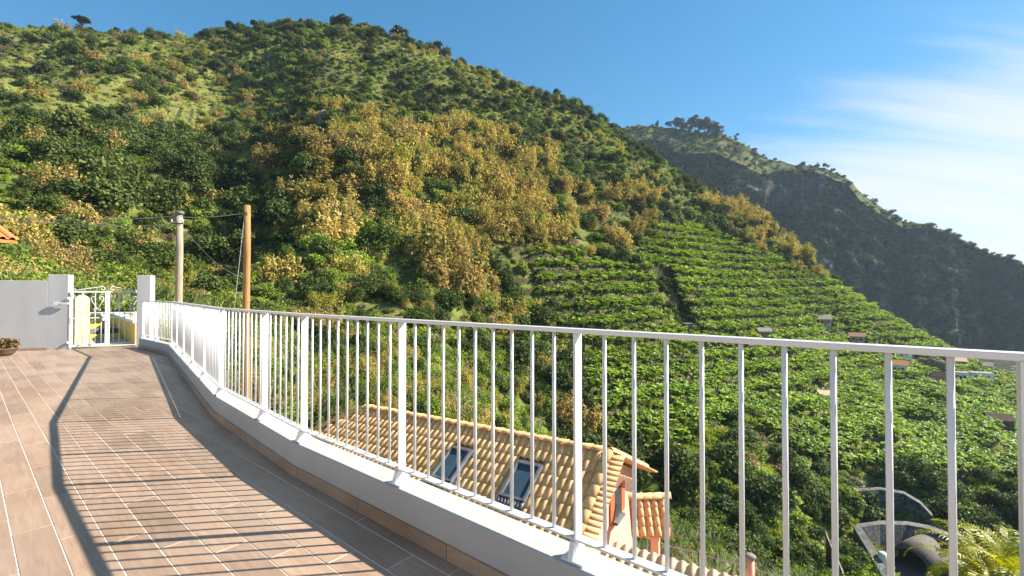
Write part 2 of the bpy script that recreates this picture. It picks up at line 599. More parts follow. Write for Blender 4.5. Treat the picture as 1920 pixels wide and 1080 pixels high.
Z_BANANA = [(985, 478), (1060, 470), (1120, 492), (1200, 508), (1205, 445), (1240, 425), (1330, 430), (1440, 480), (1530, 522), (1600, 535), (1700, 595), (1800, 655), (1960, 705), (2300, 810), (2300, 1000),
            (1960, 880), (1870, 900), (1790, 905), (1690, 870), (1560, 892), (1490, 850), (1400, 800), (1330, 800), (1280, 850), (1140, 860), (1105, 760), (1090, 650), (1030, 600), (1010, 540)]
Z_GULLY = [(1222, 508), (1258, 508), (1290, 590), (1312, 625), (1275, 625), (1240, 580)]
Z_GOLD = [[(540, 262), (600, 240), (690, 218), (760, 235), (900, 240), (975, 250), (1055, 300), (1120, 385), (1150, 440), (1205, 500), (1120, 492), (1060, 468), (985, 470), (960, 540), (930, 600), (850, 610), (800, 500), (720, 420), (620, 370), (545, 330)],
          [(1290, 360), (1420, 408), (1500, 462), (1560, 520), (1490, 505), (1400, 450), (1310, 395)],
          [(390, 300), (540, 262), (560, 330), (430, 345)], [(560, 370), (640, 400), (640, 480), (580, 460)], [(1120, 360), (1240, 330), (1240, 370), (1140, 400)],
          [(820, 480), (900, 470), (930, 600), (840, 600)], [(1190, 400), (1225, 410), (1215, 450), (1190, 440)]]
Z_GRASS = [[(130, 140), (330, 140), (520, 85), (530, 120), (440, 190), (360, 250), (160, 245), (-100, 215), (-100, 150)], [(-300, 40), (400, 60), (420, 95), (250, 120), (-300, 150)],
           [(440, 80), (520, 90), (500, 115), (430, 110)], [(690, 62), (800, 85), (880, 130), (820, 125), (740, 100)], [(-200, 480), (130, 490), (130, 545), (-200, 545)]]
Z_SCRUB = [[(640, 70), (860, 120), (1060, 185), (1180, 260), (1350, 385), (1240, 385), (1130, 330), (1000, 240), (760, 225), (650, 205), (560, 220), (560, 170)]]
Z_DARK = [[(100, 250), (260, 250), (400, 260), (560, 200), (600, 260), (540, 300), (420, 340), (330, 400), (220, 400), (120, 320)], [(230, 390), (560, 340), (600, 400), (520, 470), (360, 440)],
          [(940, 560), (1010, 560), (1085, 660), (1100, 800), (960, 780), (930, 640)]]


def zone_of(px, py):
    """0 mixed, 1 banana, 2 gold, 3 grass, 4 scrub, 5 dark, 6 gully"""
    z = np.zeros(px.shape, int)
    for k, polys in ((4, Z_SCRUB), (5, Z_DARK), (3, Z_GRASS), (1, [Z_BANANA]), (2, Z_GOLD), (6, [Z_GULLY])):
        for p in polys:
            z[inside(px, py, p)] = k
    return z


def smooth(a, b, x):
    t = np.clip((x - a) / (b - a), 0, 1)
    return t * t * (3 - 2 * t)


def height(x, y):
    """the ground of the hill, the ravine and our own slope"""
    z0 = base_height(x, y)
    r = np.hypot(x, y)
    far = smooth(28, 80, r)
    # shoulders and runnels, wider with distance
    rel = fbm(x / 55, y / 55, 3, 3) * 7.0 + fbm(x / 17, y / 17, 3, 9) * 3.0
    rid = (1 - np.abs(fbm(x / 34 + 5, y / 90, 3, 21)) * 2.4) * 5.0
    # calmer at the skyline and on the cultivated ground
    p0, q0 = project(x, y, z0)
    calm = 0.3 + 0.7 * smooth(0, 70, q0 - np.interp(p0, [c[0] for c in CREST], [c[1] for c in CREST]))
    calm = calm * (1 - 0.6 * smooth(960, 1080, p0) * smooth(380, 470, q0))
    rel, rid = rel * calm, rid * calm
    z = z0 + far * (rel + rid - 1.2) + (1 - far) * fbm(x / 7, y / 7, 3, 31) * 0.5
    px, py = project(x, y, z)
    zn = zone_of(px + fbm(x / 14, y / 14, 2, 41) * 14, py + fbm(x / 14, y / 14, 2, 43) * 8)
    # cultivated terraces: level steps held by dry walls that follow the contour
    for k, st in ((1, 4.0), (3, 2.6), (4, 3.4), (0, 3.2)):
        w = (zn == k) * far * {4: 0.7, 0: 0.45}.get(k, 1.0)
        q = (z + fbm(x / 40, y / 40, 2, 51) * 2.0) / st
        fq = q - np.floor(q)
        stp = np.floor(q) + smooth(0.68, 0.98, fq) + 0.18 * fq * (1 - smooth(0.68, 0.98, fq))
        z = z + w * (stp - q + 0.35) * st * 0.95
    z = z - (zn == 6) * 3.0
    return z, zn


NA, NR = 760, 520
ang = np.linspace(R(-64), R(66), NA)
rad = 7 * (470 / 7) ** np.linspace(0, 1, NR)
AA, RR = np.meshgrid(ang, rad)
TX, TY = RR * np.sin(AA), RR * np.cos(AA)
TZ, TN = height(TX, TY)


def terrain_z(x, y):
    """height read back from the built grid (bilinear)"""
    a = np.arctan2(x, y)
    r = np.hypot(x, y)
    ia = np.clip((a - ang[0]) / (ang[-1] - ang[0]) * (NA - 1), 0, NA - 1.001)
    ir = np.clip(np.log(np.maximum(r, 7.01) / 7) / math.log(470 / 7) * (NR - 1), 0, NR - 1.001)
    i, j = ia.astype(int), ir.astype(int)
    u, v = ia - i, ir - j
    return (TZ[j, i] * (1 - u) + TZ[j, i + 1] * u) * (1 - v) + (TZ[j + 1, i] * (1 - u) + TZ[j + 1, i + 1] * u) * v


def tz(x, y):
    return float(terrain_z(np.array([float(x)]), np.array([float(y)]))[0])


def hit_terrain(px, py, D0=30.0, D1=330.0):
    """first ground point along a photo pixel's ray beyond depth D0"""
    d = ray(px, py)
    D = np.linspace(D0, D1, 2400)
    t = D / d.y
    x, y, z = d.x * t, d.y * t, EYE + d.z * t
    below = terrain_z(x, y) >= z
    if not below.any(): return None
    k = int(np.argmax(below))
    return Vector((x[k], y[k], z[k]))


def hill_material():
    m, nt, b, out = new_mat('hillside grass and earth')
    n1 = noise(nt, 0.035, 5, coord='World')
    n2 = noise(nt, 0.35, 6, 0.65, coord='World')
    n3 = noise(nt, 2.4, 5, 0.7, coord='World')
    grass = ramp(nt, n2.outputs['Fac'], [(0.3, (0.06, 0.09, 0.018)), (0.55, (0.14, 0.17, 0.036)), (0.75, (0.22, 0.22, 0.07))])
    dry = ramp(nt, n2.outputs['Fac'], [(0.3, (0.10, 0.085, 0.035)), (0.7, (0.23, 0.18, 0.085))])
    col = mixc(nt, ramp(nt, n1.outputs['Fac'], [(0.45, (0, 0, 0)), (0.62, (0.75, 0.75, 0.75))]).outputs[0], grass.outputs[0], dry.outputs[0])
    at = N(nt, 'ShaderNodeAttribute', attribute_name='field')
    field = ramp(nt, n3.outputs['Fac'], [(0.3, (0.10, 0.12, 0.026)), (0.7, (0.25, 0.25, 0.075))])
    col = mixc(nt, at.outputs['Fac'], col, field.outputs[0])
    # steep faces are dry walls and rock
    g = N(nt, 'ShaderNodeNewGeometry')
    sp = N(nt, 'ShaderNodeSeparateXYZ'); nt.links.new(g.outputs['True Normal'], sp.inputs[0])
    st = N(nt, 'ShaderNodeMapRange'); st.inputs['From Min'].default_value, st.inputs['From Max'].default_value = 0.62, 0.42
    nt.links.new(sp.outputs['Z'], st.inputs['Value'])
    rock = ramp(nt, n3.outputs['Fac'], [(0.35, (0.022, 0.020, 0.012)), (0.55, (0.055, 0.052, 0.026)), (0.75, (0.13, 0.105, 0.075))])
    col = mixc(nt, st.outputs[0], col, rock.outputs[0])
    nt.links.new(col, b.inputs['Base Color'])
    b.inputs['Roughness'].default_value = 0.95
    b.inputs['Specular IOR Level'].default_value = 0.1
    bump(nt, b, n3.outputs['Fac'], 0.8, 0.5)
    return m


M['hill'] = hill_material()


def grid_faces(nr, nc):
    i = np.arange(nr - 1)[:, None] * nc + np.arange(nc - 1)[None, :]
    return np.stack([i, i + 1, i + nc + 1, i + nc], -1).reshape(-1, 4)


def grid_mesh(name, X, Y, Z, m):
    nr, nc = X.shape
    me = bpy.data.meshes.new(name)
    f = grid_faces(nr, nc)
    me.vertices.add(nr * nc)
    me.vertices.foreach_set('co', np.stack([X, Y, Z], -1).astype(np.float32).ravel())
    me.loops.add(f.size)
    me.loops.foreach_set('vertex_index', f.astype(np.int32).ravel())
    me.polygons.add(len(f))
    me.polygons.foreach_set('loop_start', (np.arange(len(f)) * 4).astype(np.int32))
    me.polygons.foreach_set('loop_total', np.full(len(f), 4, np.int32))
    me.polygons.foreach_set('use_smooth', np.ones(len(f), bool))
    me.materials.append(m)
    me.update(calc_edges=True)
    me.validate()
    return me


hill_me = grid_mesh('hillside', TX, TY, TZ, M['hill'])
fa = hill_me.attributes.new('field', 'FLOAT', 'POINT')
fa.data.foreach_set('value', (np.where(TN == 3, 0.9, np.where(TN == 4, 0.45, np.where(TN == 1, 0.3, 0.0)))).astype(np.float32).ravel())
hillside = tag(put('hillside', hill_me), 'steep green hillside with terraces rising across the ravine', kind='structure')

# ------------------------------------------------------------------ far spur: a steep shaded mountain side that comes down towards the sea
# crest in plan runs from deep in the valley towards the right; its face looks left, away from the sun
SPUR_PX = [(1120, 250, 835), (1170, 240, 815), (1215, 238, 795), (1260, 240, 770), (1310, 246, 745), (1350, 254, 722), (1385, 266, 702), (1420, 288, 682), (1460, 302, 660), (1500, 312, 640), (1545, 316, 618),
        (1585, 334, 598), (1620, 362, 580), (1655, 388, 562), (1690, 412, 545), (1740, 424, 520), (1785, 436, 500), (1825, 462, 480), (1865, 480, 462), (1910, 490, 442), (1980, 512, 415), (2080, 548, 380), (2250, 610, 335)]


SPUR = []
for _px, _py, _ in SPUR_PX:                       # the crest is a straight line in plan, seen obliquely
    _k = (_px - 960) / F
    _t = (800 * _k - 226) / (0.8 + 0.6 * _k)
    SPUR.append((_px, _py, 800 - 0.6 * _t))


def build_spur():
    P = np.array([tuple(at_depth(px, py, D)) for px, py, D in SPUR])
    seg = np.r_[0, np.cumsum(np.hypot(np.diff(P[:, 0]), np.diff(P[:, 1])))]
    T = np.linspace(0, seg[-1], 420)
    cx, cy, cz = (np.interp(T, seg, P[:, i]) for i in range(3))
    k = np.ones(9) / 9
    sm = lambda a: np.convolve(np.pad(a, 4, 'edge'), k, 'valid')
    cx, cy = sm(sm(cx)), sm(sm(cy))
    tx, ty = np.gradient(cx), np.gradient(cy)
    ln = np.hypot(tx, ty)
    nx, ny = ty / ln, -tx / ln                                    # to the left of travel: the shaded side
    s = np.where(nx > 0, -1, 1)
    nx, ny = nx * s, ny * s
    # profile rows: negative u = sunny top, positive u = shaded face
    u = np.r_[np.linspace(-160, -4, 40), np.linspace(-2, 420, 210), np.linspace(430, 640, 22)]
    UU, KK = np.meshgrid(u, np.arange(len(T)), indexing='ij')
    TT = T[KK]
    drop = np.zeros_like(UU)
    back = UU < 0
    drop[back] = -UU[back] * 0.30
    d = np.maximum(UU, 0)
    # face: a short terraced brow, then cliffs broken by ledges
    bx = 960 + F * cx / cy
    brow = np.interp(bx, [1120, 1220, 1330, 1420, 1480, 1560, 1620, 1700, 1760, 1850], [60, 84, 92, 62, 30, 20, 24, 18, 6, 3])[KK] * (1 + 0.35 * fbm(TT / 45, TT * 0, 2, 61))
    hd = np.where(d < brow, d * 0.72, brow * 0.72 + (d - brow) * 1.0)      # face distance travelled so far
    w = np.maximum(d - brow, 0) * 0.82                               # metres down the cliff
    led = w / 34 + fbm(TT / 70, w / 120, 2, 63) * 0.9                 # cliff bands, each ending in a sloping ledge
    fl = led - np.floor(led)
    gul = np.abs(fbm(TT / 38 + 3, w / 400, 3, 68))                    # buttresses and gullies
    on = np.minimum(w / 18, 1)
    horiz = np.where(d < brow, d * 0.85, brow * 0.85 + w * 0.20 + (np.floor(led) + smooth(0.70, 1.0, fl) - fbm(TT / 70, 0 * w, 2, 63) * 0.9) * 13)
    horiz = horiz - on * gul * (16 + 0.16 * w) + on * (fbm(TT / 16, w / 24, 3, 67) * 6 + fbm(TT / 6, w / 9, 2, 66) * 2.2)
    face = np.where(d < brow, d * 0.55, brow * 0.55 + w)
    terr = np.where(d < brow, (np.floor(face / 4.0) + smooth(0.6, 1.0, face / 4.0 - np.floor(face / 4.0)) - face / 4.0) * 4.0 * 0.9, 0)
    h = cz[KK] - drop - face + terr + np.where(back, fbm(TT / 25, UU / 25, 3, 71) * 3.0, fbm(TT / 20, UU / 14, 3, 73) * 2.4) + fbm(TT / 22, TT * 0, 3, 74) * 5
    horiz = np.where(back, UU, horiz) + np.maximum(UU - 420, 0) * 1.6
    X = cx[KK] + nx[KK] * horiz
    Y = cy[KK] + ny[KK] * horiz
    h = np.maximum(h, -58 + fbm(TT / 40, UU / 40, 2, 75) * 2)
    return X, Y, h, UU, TT, brow


FX, FY, FZ, FU, FT, FB = build_spur()


def cliff_material():
    m, nt, b, out = new_mat('mountain cliff and scrub')
    n1 = noise(nt, 0.012, 6, 0.6, coord='World')
    n2 = noise(nt, 0.09, 7, 0.68, coord='World', stretch=(1, 1, 0.35))
    n3 = noise(nt, 0.5, 6, 0.7, coord='World')
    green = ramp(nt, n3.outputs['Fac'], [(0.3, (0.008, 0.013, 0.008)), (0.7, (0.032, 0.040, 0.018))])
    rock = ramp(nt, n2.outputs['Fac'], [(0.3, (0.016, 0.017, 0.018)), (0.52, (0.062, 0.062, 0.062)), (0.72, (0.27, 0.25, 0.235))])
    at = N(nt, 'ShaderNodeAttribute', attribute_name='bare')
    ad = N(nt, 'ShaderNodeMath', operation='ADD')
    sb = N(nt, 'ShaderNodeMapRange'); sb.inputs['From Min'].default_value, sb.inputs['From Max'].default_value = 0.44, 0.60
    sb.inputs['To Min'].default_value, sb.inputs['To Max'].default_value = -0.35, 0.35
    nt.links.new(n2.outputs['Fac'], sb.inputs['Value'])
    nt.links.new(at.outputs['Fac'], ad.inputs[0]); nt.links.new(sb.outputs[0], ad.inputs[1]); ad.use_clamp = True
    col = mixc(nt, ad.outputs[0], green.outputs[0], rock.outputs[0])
    at2 = N(nt, 'ShaderNodeAttribute', attribute_name='meadow')
    mead = ramp(nt, n3.outputs['Fac'], [(0.3, (0.07, 0.10, 0.02)), (0.7, (0.20, 0.20, 0.055))])
    col = mixc(nt, at2.outputs['Fac'], col, mead.outputs[0])
    nt.links.new(col, b.inputs['Base Color'])
    b.inputs['Roughness'].default_value = 0.95
    b.inputs['Specular IOR Level'].default_value = 0.1
    bump(nt, b, n3.outputs['Fac'], 0.7, 1.5)
    return m


M['cliff'] = cliff_material()
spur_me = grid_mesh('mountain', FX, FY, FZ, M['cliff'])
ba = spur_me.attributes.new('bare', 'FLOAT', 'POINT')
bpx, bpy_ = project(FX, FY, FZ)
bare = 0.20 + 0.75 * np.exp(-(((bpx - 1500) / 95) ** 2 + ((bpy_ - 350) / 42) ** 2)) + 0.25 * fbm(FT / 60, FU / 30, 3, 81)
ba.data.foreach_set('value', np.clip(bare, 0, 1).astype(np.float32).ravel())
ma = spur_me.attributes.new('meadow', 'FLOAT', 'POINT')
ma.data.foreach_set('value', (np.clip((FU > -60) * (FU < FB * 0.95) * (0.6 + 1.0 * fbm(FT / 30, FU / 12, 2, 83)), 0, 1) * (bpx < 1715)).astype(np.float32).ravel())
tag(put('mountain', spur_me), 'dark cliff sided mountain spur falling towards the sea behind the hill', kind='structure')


# ------------------------------------------------------------------ plant meshes
def leaf_mesh(name, pos, nrm, up, w, l, tone, m, bend=0.0, extra=None):
    """one quad per leaf; pos,nrm,up: (n,3); w,l: half sizes (n,)"""
    n = len(pos)
    side = np.cross(nrm, up)
    side /= np.linalg.norm(side, axis=1, keepdims=True) + 1e-9
    up2 = np.cross(side, nrm)
    a, c = side * w[:, None], up2 * l[:, None]
    v = np.stack([pos - c, pos + a - c * 0.1, pos + c, pos - a - c * 0.1], 1).reshape(-1, 3)
    f = np.arange(n * 4).reshape(-1, 4)
    fs = [tuple(q) for q in f]
    vs = [tuple(q) for q in v]
    tn = list(tone)
    mats = [0] * n
    if extra:
        b = len(vs)
        vs += [tuple(q) for q in extra[0]]
        fs += [tuple(i + b for i in q) for q in extra[1]]
        tn += [0.5] * len(extra[1])
        mats += [1] * len(extra[1])
    me = bpy.data.meshes.new(name)
    me.from_pydata(vs, [], fs)
    me.materials.append(m)
    if extra:
        me.materials.append(M['bark'])
        me.polygons.foreach_set('material_index', mats)
    t = me.attributes.new('tone', 'FLOAT', 'FACE')
    t.data.foreach_set('value', np.array(tn, np.float32))
    me.update()
    return me


def unit(v):
    return v / (np.linalg.norm(v, axis=1, keepdims=True) + 1e-9)


M['bark'] = simple('branch bark', (0.06, 0.045, 0.03), (0.13, 0.10, 0.07), 4, 0.9, 0.3, 20)


def crown_points(g, n, lobes, shell=0.55):
    """points through a cluster of lobes; lobes rows: x,y,z,rx,ry,rz"""
    lobes = np.array(lobes)
    wt = lobes[:, 3] * lobes[:, 4] + 1e-6
    k = g.choice(len(lobes), n, p=wt / wt.sum())
    d = unit(g.normal(size=(n, 3)))
    d[:, 2] = np.where(d[:, 2] < -0.35, -d[:, 2], d[:, 2])
    rr = shell + (1.06 - shell) * g.random(n) ** 0.6
    # knobbly surface so that clumps stand out and gaps open between them
    rr *= 1 + 0.22 * np.sin(d[:, 0] * 7 + k) * np.sin(d[:, 1] * 6 + 2 * k) + 0.12 * np.sin(d[:, 2] * 13 + d[:, 0] * 9)
    p = lobes[k, :3] + d * lobes[k, 3:] * rr[:, None]
    return p, d


def bush_mesh(name, m, seed, n=520, size=0.10, nl=6, flat=0.8, spread=0.62, slender=1.0, upright=0.0, tall=1.0, stems=True):
    """unit bush: about 1 m radius standing on z = 0"""
    g = np.random.default_rng(seed)
    lobes = [(0, 0, 0.55 * tall, 0.62, 0.62, 0.6 * tall)]
    for i in range(nl):
        a = i * math.tau / nl + g.uniform(-0.5, 0.5)
        q = g.uniform(0.35, spread)
        r = g.uniform(0.28, 0.48)
        lobes.append((q * math.cos(a), q * math.sin(a), g.uniform(0.25, 0.95) * tall * flat, r, r, r * g.uniform(0.8, 1.2) * tall))
    p, d = crown_points(g, n, lobes)
    p[:, 2] = np.maximum(p[:, 2], 0.02)
    nr = unit(d * 0.8 + g.normal(size=(n, 3)) * 0.75 + np.array([0, 0, 0.25]))
    upv = unit(g.normal(size=(n, 3)) + np.array([0, 0, upright]))
    w = size * g.uniform(0.6, 1.35, n) / math.sqrt(slender)
    l = size * g.uniform(0.7, 1.5, n) * math.sqrt(slender)
    ex = None
    if stems:
        mb = MB()
        for i in range(5):
            L = lobes[1 + i % nl]
            mb.tube([(0, 0, -0.3), (L[0] * 0.35, L[1] * 0.35, L[2] * 0.5), (L[0], L[1], L[2])], [0.05, 0.03, 0.012], 4, False)
        ex = (mb.v, mb.f)
    return leaf_mesh(name, p, nr, upv, w, l, g.random(n), m, extra=ex)


def feather_mesh(name, m, seed, n=620, h=1.9, fine=1.0):
    """golden shrub: many rising plumes"""
    g = np.random.default_rng(seed)
    P, D = [], []
    np_ = 22
    mb = MB()
    for i in range(np_):
        a, q = g.uniform(0, math.tau), math.sqrt(g.random()) * 0.75
        bx, by = q * math.cos(a), q * math.sin(a)
        hh = h * g.uniform(0.55, 1.0) * (1 - 0.35 * q)
        lean = np.array([bx * 0.35 + g.normal() * 0.08, by * 0.35 + g.normal() * 0.08, 1.0])
        k = n // np_
        t = g.random(k) ** 0.8
        rad = 0.25 * (1.05 - t) ** 0.7 + 0.06
        off = g.normal(size=(k, 3)) * rad[:, None] * 0.75
        P.append(np.array([bx, by, 0]) + lean * (t * hh)[:, None] + off)
        D.append(unit(off + lean * 0.25))
        mb.tube([(bx * 0.3, by * 0.3, -0.3), tuple(np.array([bx, by, 0]) + lean * hh * 0.85)], [0.03, 0.01], 3, False)
    p, d = np.concatenate(P), np.concatenate(D)
    p[:, 2] = np.maximum(p[:, 2], 0.02)
    k = len(p)
    nr = unit(d + g.normal(size=(k, 3)) * 0.5)
    upv = unit(g.normal(size=(k, 3)) * 0.5 + np.array([0, 0, 1.0]))
    return leaf_mesh(name, p, nr, upv, 0.042 * fine * g.uniform(0.7, 1.4, k), 0.082 * fine * g.uniform(0.7, 1.4, k), g.random(k), m, extra=(mb.v, mb.f))


def blade_mesh(name, m, seed, n=70, h=1.0, w=0.035, lean=0.5):
    """tuft of grass or cane: bent two-quad blades"""
    g = np.random.default_rng(seed)
    vs, fs, tn = [], [], []
    for i in range(n):
        a, q = g.uniform(0, math.tau), math.sqrt(g.random()) * 0.5
        b = np.array([q * math.cos(a), q * math.sin(a), -0.05])
        dr = np.array([math.cos(a + g.normal() * 0.8), math.sin(a + g.normal() * 0.8), 0])
        hh = h * g.uniform(0.55, 1.1)
        ln = lean * g.uniform(0.3, 1.2)
        s = np.array([-dr[1], dr[0], 0]) * w * g.uniform(0.7, 1.3)
        p1 = b + np.array([0, 0, hh * 0.6]) + dr * hh * ln * 0.25
        p2 = b + np.array([0, 0, hh * (1 - 0.35 * ln)]) + dr * hh * ln * 0.85
        o = len(vs)
        vs += [b - s, b + s, p1 + s * 0.9, p1 - s * 0.9, p2]
        fs += [(o, o + 1, o + 2, o + 3), (o + 3, o + 2, o + 4)]
        tn += [g.random()] * 2
    me = mesh_from(name, vs, fs, m)
    t = me.attributes.new('tone', 'FLOAT', 'FACE')
    t.data.foreach_set('value', np.array(tn, np.float32))
    return me


def banana_mesh(name, m, seed, nl=10):
    """banana plant, about 2.6 m: sheathed stem and arching ribbed leaves"""
    g = np.random.default_rng(seed)
    vs, fs, tn, mi = [], [], [], []
    for i in range(nl):
        a = i * 2.4 + g.uniform(-0.3, 0.3)
        dr = np.array([math.cos(a), math.sin(a), 0])
        sd = np.array([-dr[1], dr[0], 0])
        L = g.uniform(1.3, 1.9)
        el = R(g.uniform(35, 80))
        p = np.array([0, 0, 1.35 + g.uniform(-0.15, 0.2)])
        k = 5
        base = len(vs)
        wmax = g.uniform(0.27, 0.38)
        tone = g.random()
        for j in range(k + 1):
            t = j / k
            wd = wmax * math.sin(math.pi * min(1, 0.12 + t * 0.88)) ** 0.6 if j < k else 0.02
            if j == 0: wd = 0.05
            e = el - t * t * R(120)
            up = np.array([-dr[0] * math.sin(e), -dr[1] * math.sin(e), math.cos(e)])
            vs += [p - sd * wd + up * wd * 0.35, p, p + sd * wd + up * wd * 0.35]
            p = p + (dr * math.cos(e) + np.array([0, 0, math.sin(e)])) * L / k
        for j in range(k):
            q = base + j * 3
            fs += [(q, q + 1, q + 4, q + 3), (q + 1, q + 2, q + 5, q + 4)]
            tn += [tone, min(1, tone + 0.15)]
            mi += [0, 0]
    mb = MB()
    mb.tube([(0, 0, -0.4), (0, 0, 0.7), (0.02, 0, 1.5)], [0.15, 0.12, 0.07], 6, False)
    b = len(vs)
    vs += [np.array(v) for v in mb.v]
    fs += [tuple(i + b for i in f) for f in mb.f]
    tn += [0.4] * len(mb.f); mi += [1] * len(mb.f)
    me = mesh_from(name, vs, fs, m)
    me.materials.append(M['bark'])
    me.polygons.foreach_set('material_index', mi)
    t = me.attributes.new('tone', 'FLOAT', 'FACE')
    t.data.foreach_set('value', np.array(tn, np.float32))
    return me


L_DARK = leaf_mat('dark evergreen leaves', [(0.045, 0.073, 0.015), (0.083, 0.114, 0.023), (0.062, 0.093, 0.023), (0.111, 0.135, 0.034)], 0.2, 0.6, spec=0.12)
L_GREEN = leaf_mat('green shrub leaves', [(0.119, 0.180, 0.024), (0.211, 0.278, 0.040), (0.161, 0.219, 0.044), (0.273, 0.329, 0.050)], 0.3, spec=0.15)
L_LIGHT = leaf_mat('light green leaves', [(0.189, 0.283, 0.030), (0.270, 0.342, 0.050), (0.230, 0.297, 0.060)], 0.32)
L_GREY = leaf_mat('grey green leaves', [(0.179, 0.197, 0.094), (0.261, 0.262, 0.132), (0.152, 0.175, 0.077)], 0.2)
L_GOLD = leaf_mat('golden brown foliage', [(0.345, 0.282, 0.079), (0.437, 0.348, 0.105), (0.391, 0.288, 0.105), (0.310, 0.300, 0.063)], 0.34, 0.8, spec=0.1)
L_DRY = leaf_mat('dry brown foliage', [(0.253, 0.172, 0.095), (0.322, 0.218, 0.116), (0.207, 0.149, 0.084)], 0.25, 0.7)
L_GRASS = leaf_mat('grass blades', [(0.175, 0.247, 0.030), (0.282, 0.322, 0.060), (0.336, 0.329, 0.090), (0.215, 0.284, 0.035)], 0.3)
L_CANE = leaf_mat('cane leaves', [(0.117, 0.168, 0.050), (0.182, 0.231, 0.066), (0.234, 0.252, 0.094)], 0.3)
L_BANANA = leaf_mat('banana leaves', [(0.147, 0.237, 0.032), (0.217, 0.310, 0.048), (0.296, 0.368, 0.063), (0.178, 0.253, 0.044)], 0.3, 0.5, 0.25, 0.22)
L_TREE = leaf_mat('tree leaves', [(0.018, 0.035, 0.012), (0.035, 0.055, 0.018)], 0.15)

SRC = {}


def source(kind, meshes):
    """a collection of plant shapes, not linked to the scene, that scatters draw from"""
    col = bpy.data.collections.new(kind + ' shapes')
    for i, me in enumerate(meshes):
        col.objects.link(bpy.data.objects.new(f'{kind}_shape_{i}', me))
    SRC[kind] = (col, meshes)


source('dark_bush', [bush_mesh('dark_bush', L_DARK, 100 + i, 1500, 0.062, 6 + i % 3, tall=1.0 + 0.12 * i) for i in range(4)])
source('green_bush', [bush_mesh('green_bush', L_GREEN, 200 + i, 1300, 0.062, 6 + i % 3, flat=0.7 + 0.1 * i, tall=0.9) for i in range(4)])
source('light_bush', [bush_mesh('light_bush', L_LIGHT, 300 + i, 1100, 0.064, 7, tall=0.8) for i in range(3)])
source('grey_bush', [bush_mesh('grey_bush', L_GREY, 350 + i, 1000, 0.060, 7, tall=0.8, slender=1.6, upright=0.6) for i in range(2)])
source('golden_shrub', [feather_mesh('golden_shrub', L_GOLD, 400 + i, 1500, 1.5 + 0.2 * i) for i in range(4)])
source('dry_shrub', [feather_mesh('dry_shrub', L_DRY, 450 + i, 700, 1.2 + 0.2 * i) for i in range(2)])
source('banana_plant', [banana_mesh('banana_plant', L_BANANA, 500 + i, 9 + i) for i in range(4)])
source('grass', [blade_mesh('grass', L_GRASS, 600 + i, 46, 1.0, 0.055, 0.7) for i in range(3)])
source('cane', [blade_mesh('cane', L_CANE, 650 + i, 90, 2.2, 0.055, 0.55) for i in range(3)])
source('near_golden_shrub', [feather_mesh('near_golden_shrub', L_GOLD, 480 + i, 4200, 1.6 + 0.2 * i, 0.55) for i in range(2)])
source('near_bush', [bush_mesh('near_bush', L_GREEN, 700 + i, 2600, 0.045, 9, spread=0.7) for i in range(3)])
source('near_dark_bush', [bush_mesh('near_dark_bush', L_DARK, 720 + i, 2600, 0.048, 9, spread=0.7) for i in range(2)])
source('near_light_bush', [bush_mesh('near_light_bush', L_LIGHT, 740 + i, 2400, 0.045, 9, spread=0.7) for i in range(2)])


def scatter_group(kind):
    ng = bpy.data.node_groups.new(kind + ' scatter', 'GeometryNodeTree')
    ng.interface.new_socket('Geometry', in_out='INPUT', socket_type='NodeSocketGeometry')
    ng.interface.new_socket('Geometry', in_out='OUTPUT', socket_type='NodeSocketGeometry')
    gi, go = ng.nodes.new('NodeGroupInput'), ng.nodes.new('NodeGroupOutput')
    ci = ng.nodes.new('GeometryNodeCollectionInfo')
    ci.inputs['Collection'].default_value = SRC[kind][0]
    ci.inputs['Separate Children'].default_value = True
    ci.inputs['Reset Children'].default_value = True
    ip = ng.nodes.new('GeometryNodeInstanceOnPoints')
    ip.inputs['Pick Instance'].default_value = True
    L = ng.links.new

    def attr(nm, typ):
        a = ng.nodes.new('GeometryNodeInputNamedAttribute')
        a.data_type = typ
        a.inputs['Name'].default_value = nm
        return a.outputs['Attribute']
    L(gi.outputs[0], ip.inputs['Points']); L(ci.outputs[0], ip.inputs['Instance'])
    L(attr('pick', 'INT'), ip.inputs['Instance Index'])
    L(attr('turn', 'FLOAT_VECTOR'), ip.inputs['Rotation'])
    L(attr('size', 'FLOAT_VECTOR'), ip.inputs['Scale'])
    L(ip.outputs[0], go.inputs[0])
    return ng


def scatter(name, kind, pos, turn, size, pick, label):
    me = bpy.data.meshes.new(name)
    me.vertices.add(len(pos))
    me.vertices.foreach_set('co', pos.astype(np.float32).ravel())
    for nm, typ, dat in (('turn', 'FLOAT_VECTOR', turn), ('size', 'FLOAT_VECTOR', size), ('pick', 'INT', pick)):
        a = me.attributes.new(nm, typ, 'POINT')
        if typ == 'INT':
            a.data.foreach_set('value', dat.astype(np.int32))
        else:
            a.data.foreach_set('vector', dat.astype(np.float32).ravel())
    o = put(name, me)
    md = o.modifiers.new('scatter', 'NODES')
    md.node_group = scatter_group(kind)
    return tag(o, label, kind='stuff')


# ------------------------------------------------------------------ planting plan
def sample_ground(n, r0, r1, a0=-56, a1=56):
    a = rng.uniform(R(a0), R(a1), n)
    r = np.sqrt(rng.uniform(r0 * r0, r1 * r1, n))
    x, y = r * np.sin(a), r * np.cos(a)
    return x, y, terrain_z(x, y)


def in_rect(x, y, boxes):
    r = np.zeros(x.shape, bool)
    for (cx, cy, ang_, hu, hv) in boxes:
        u = (x - cx) * math.cos(ang_) + (y - cy) * math.sin(ang_)
        v = -(x - cx) * math.sin(ang_) + (y - cy) * math.cos(ang_)
        r |= (np.abs(u) < hu) & (np.abs(v) < hv)
    return r


PLANTS = {k: [] for k in SRC}


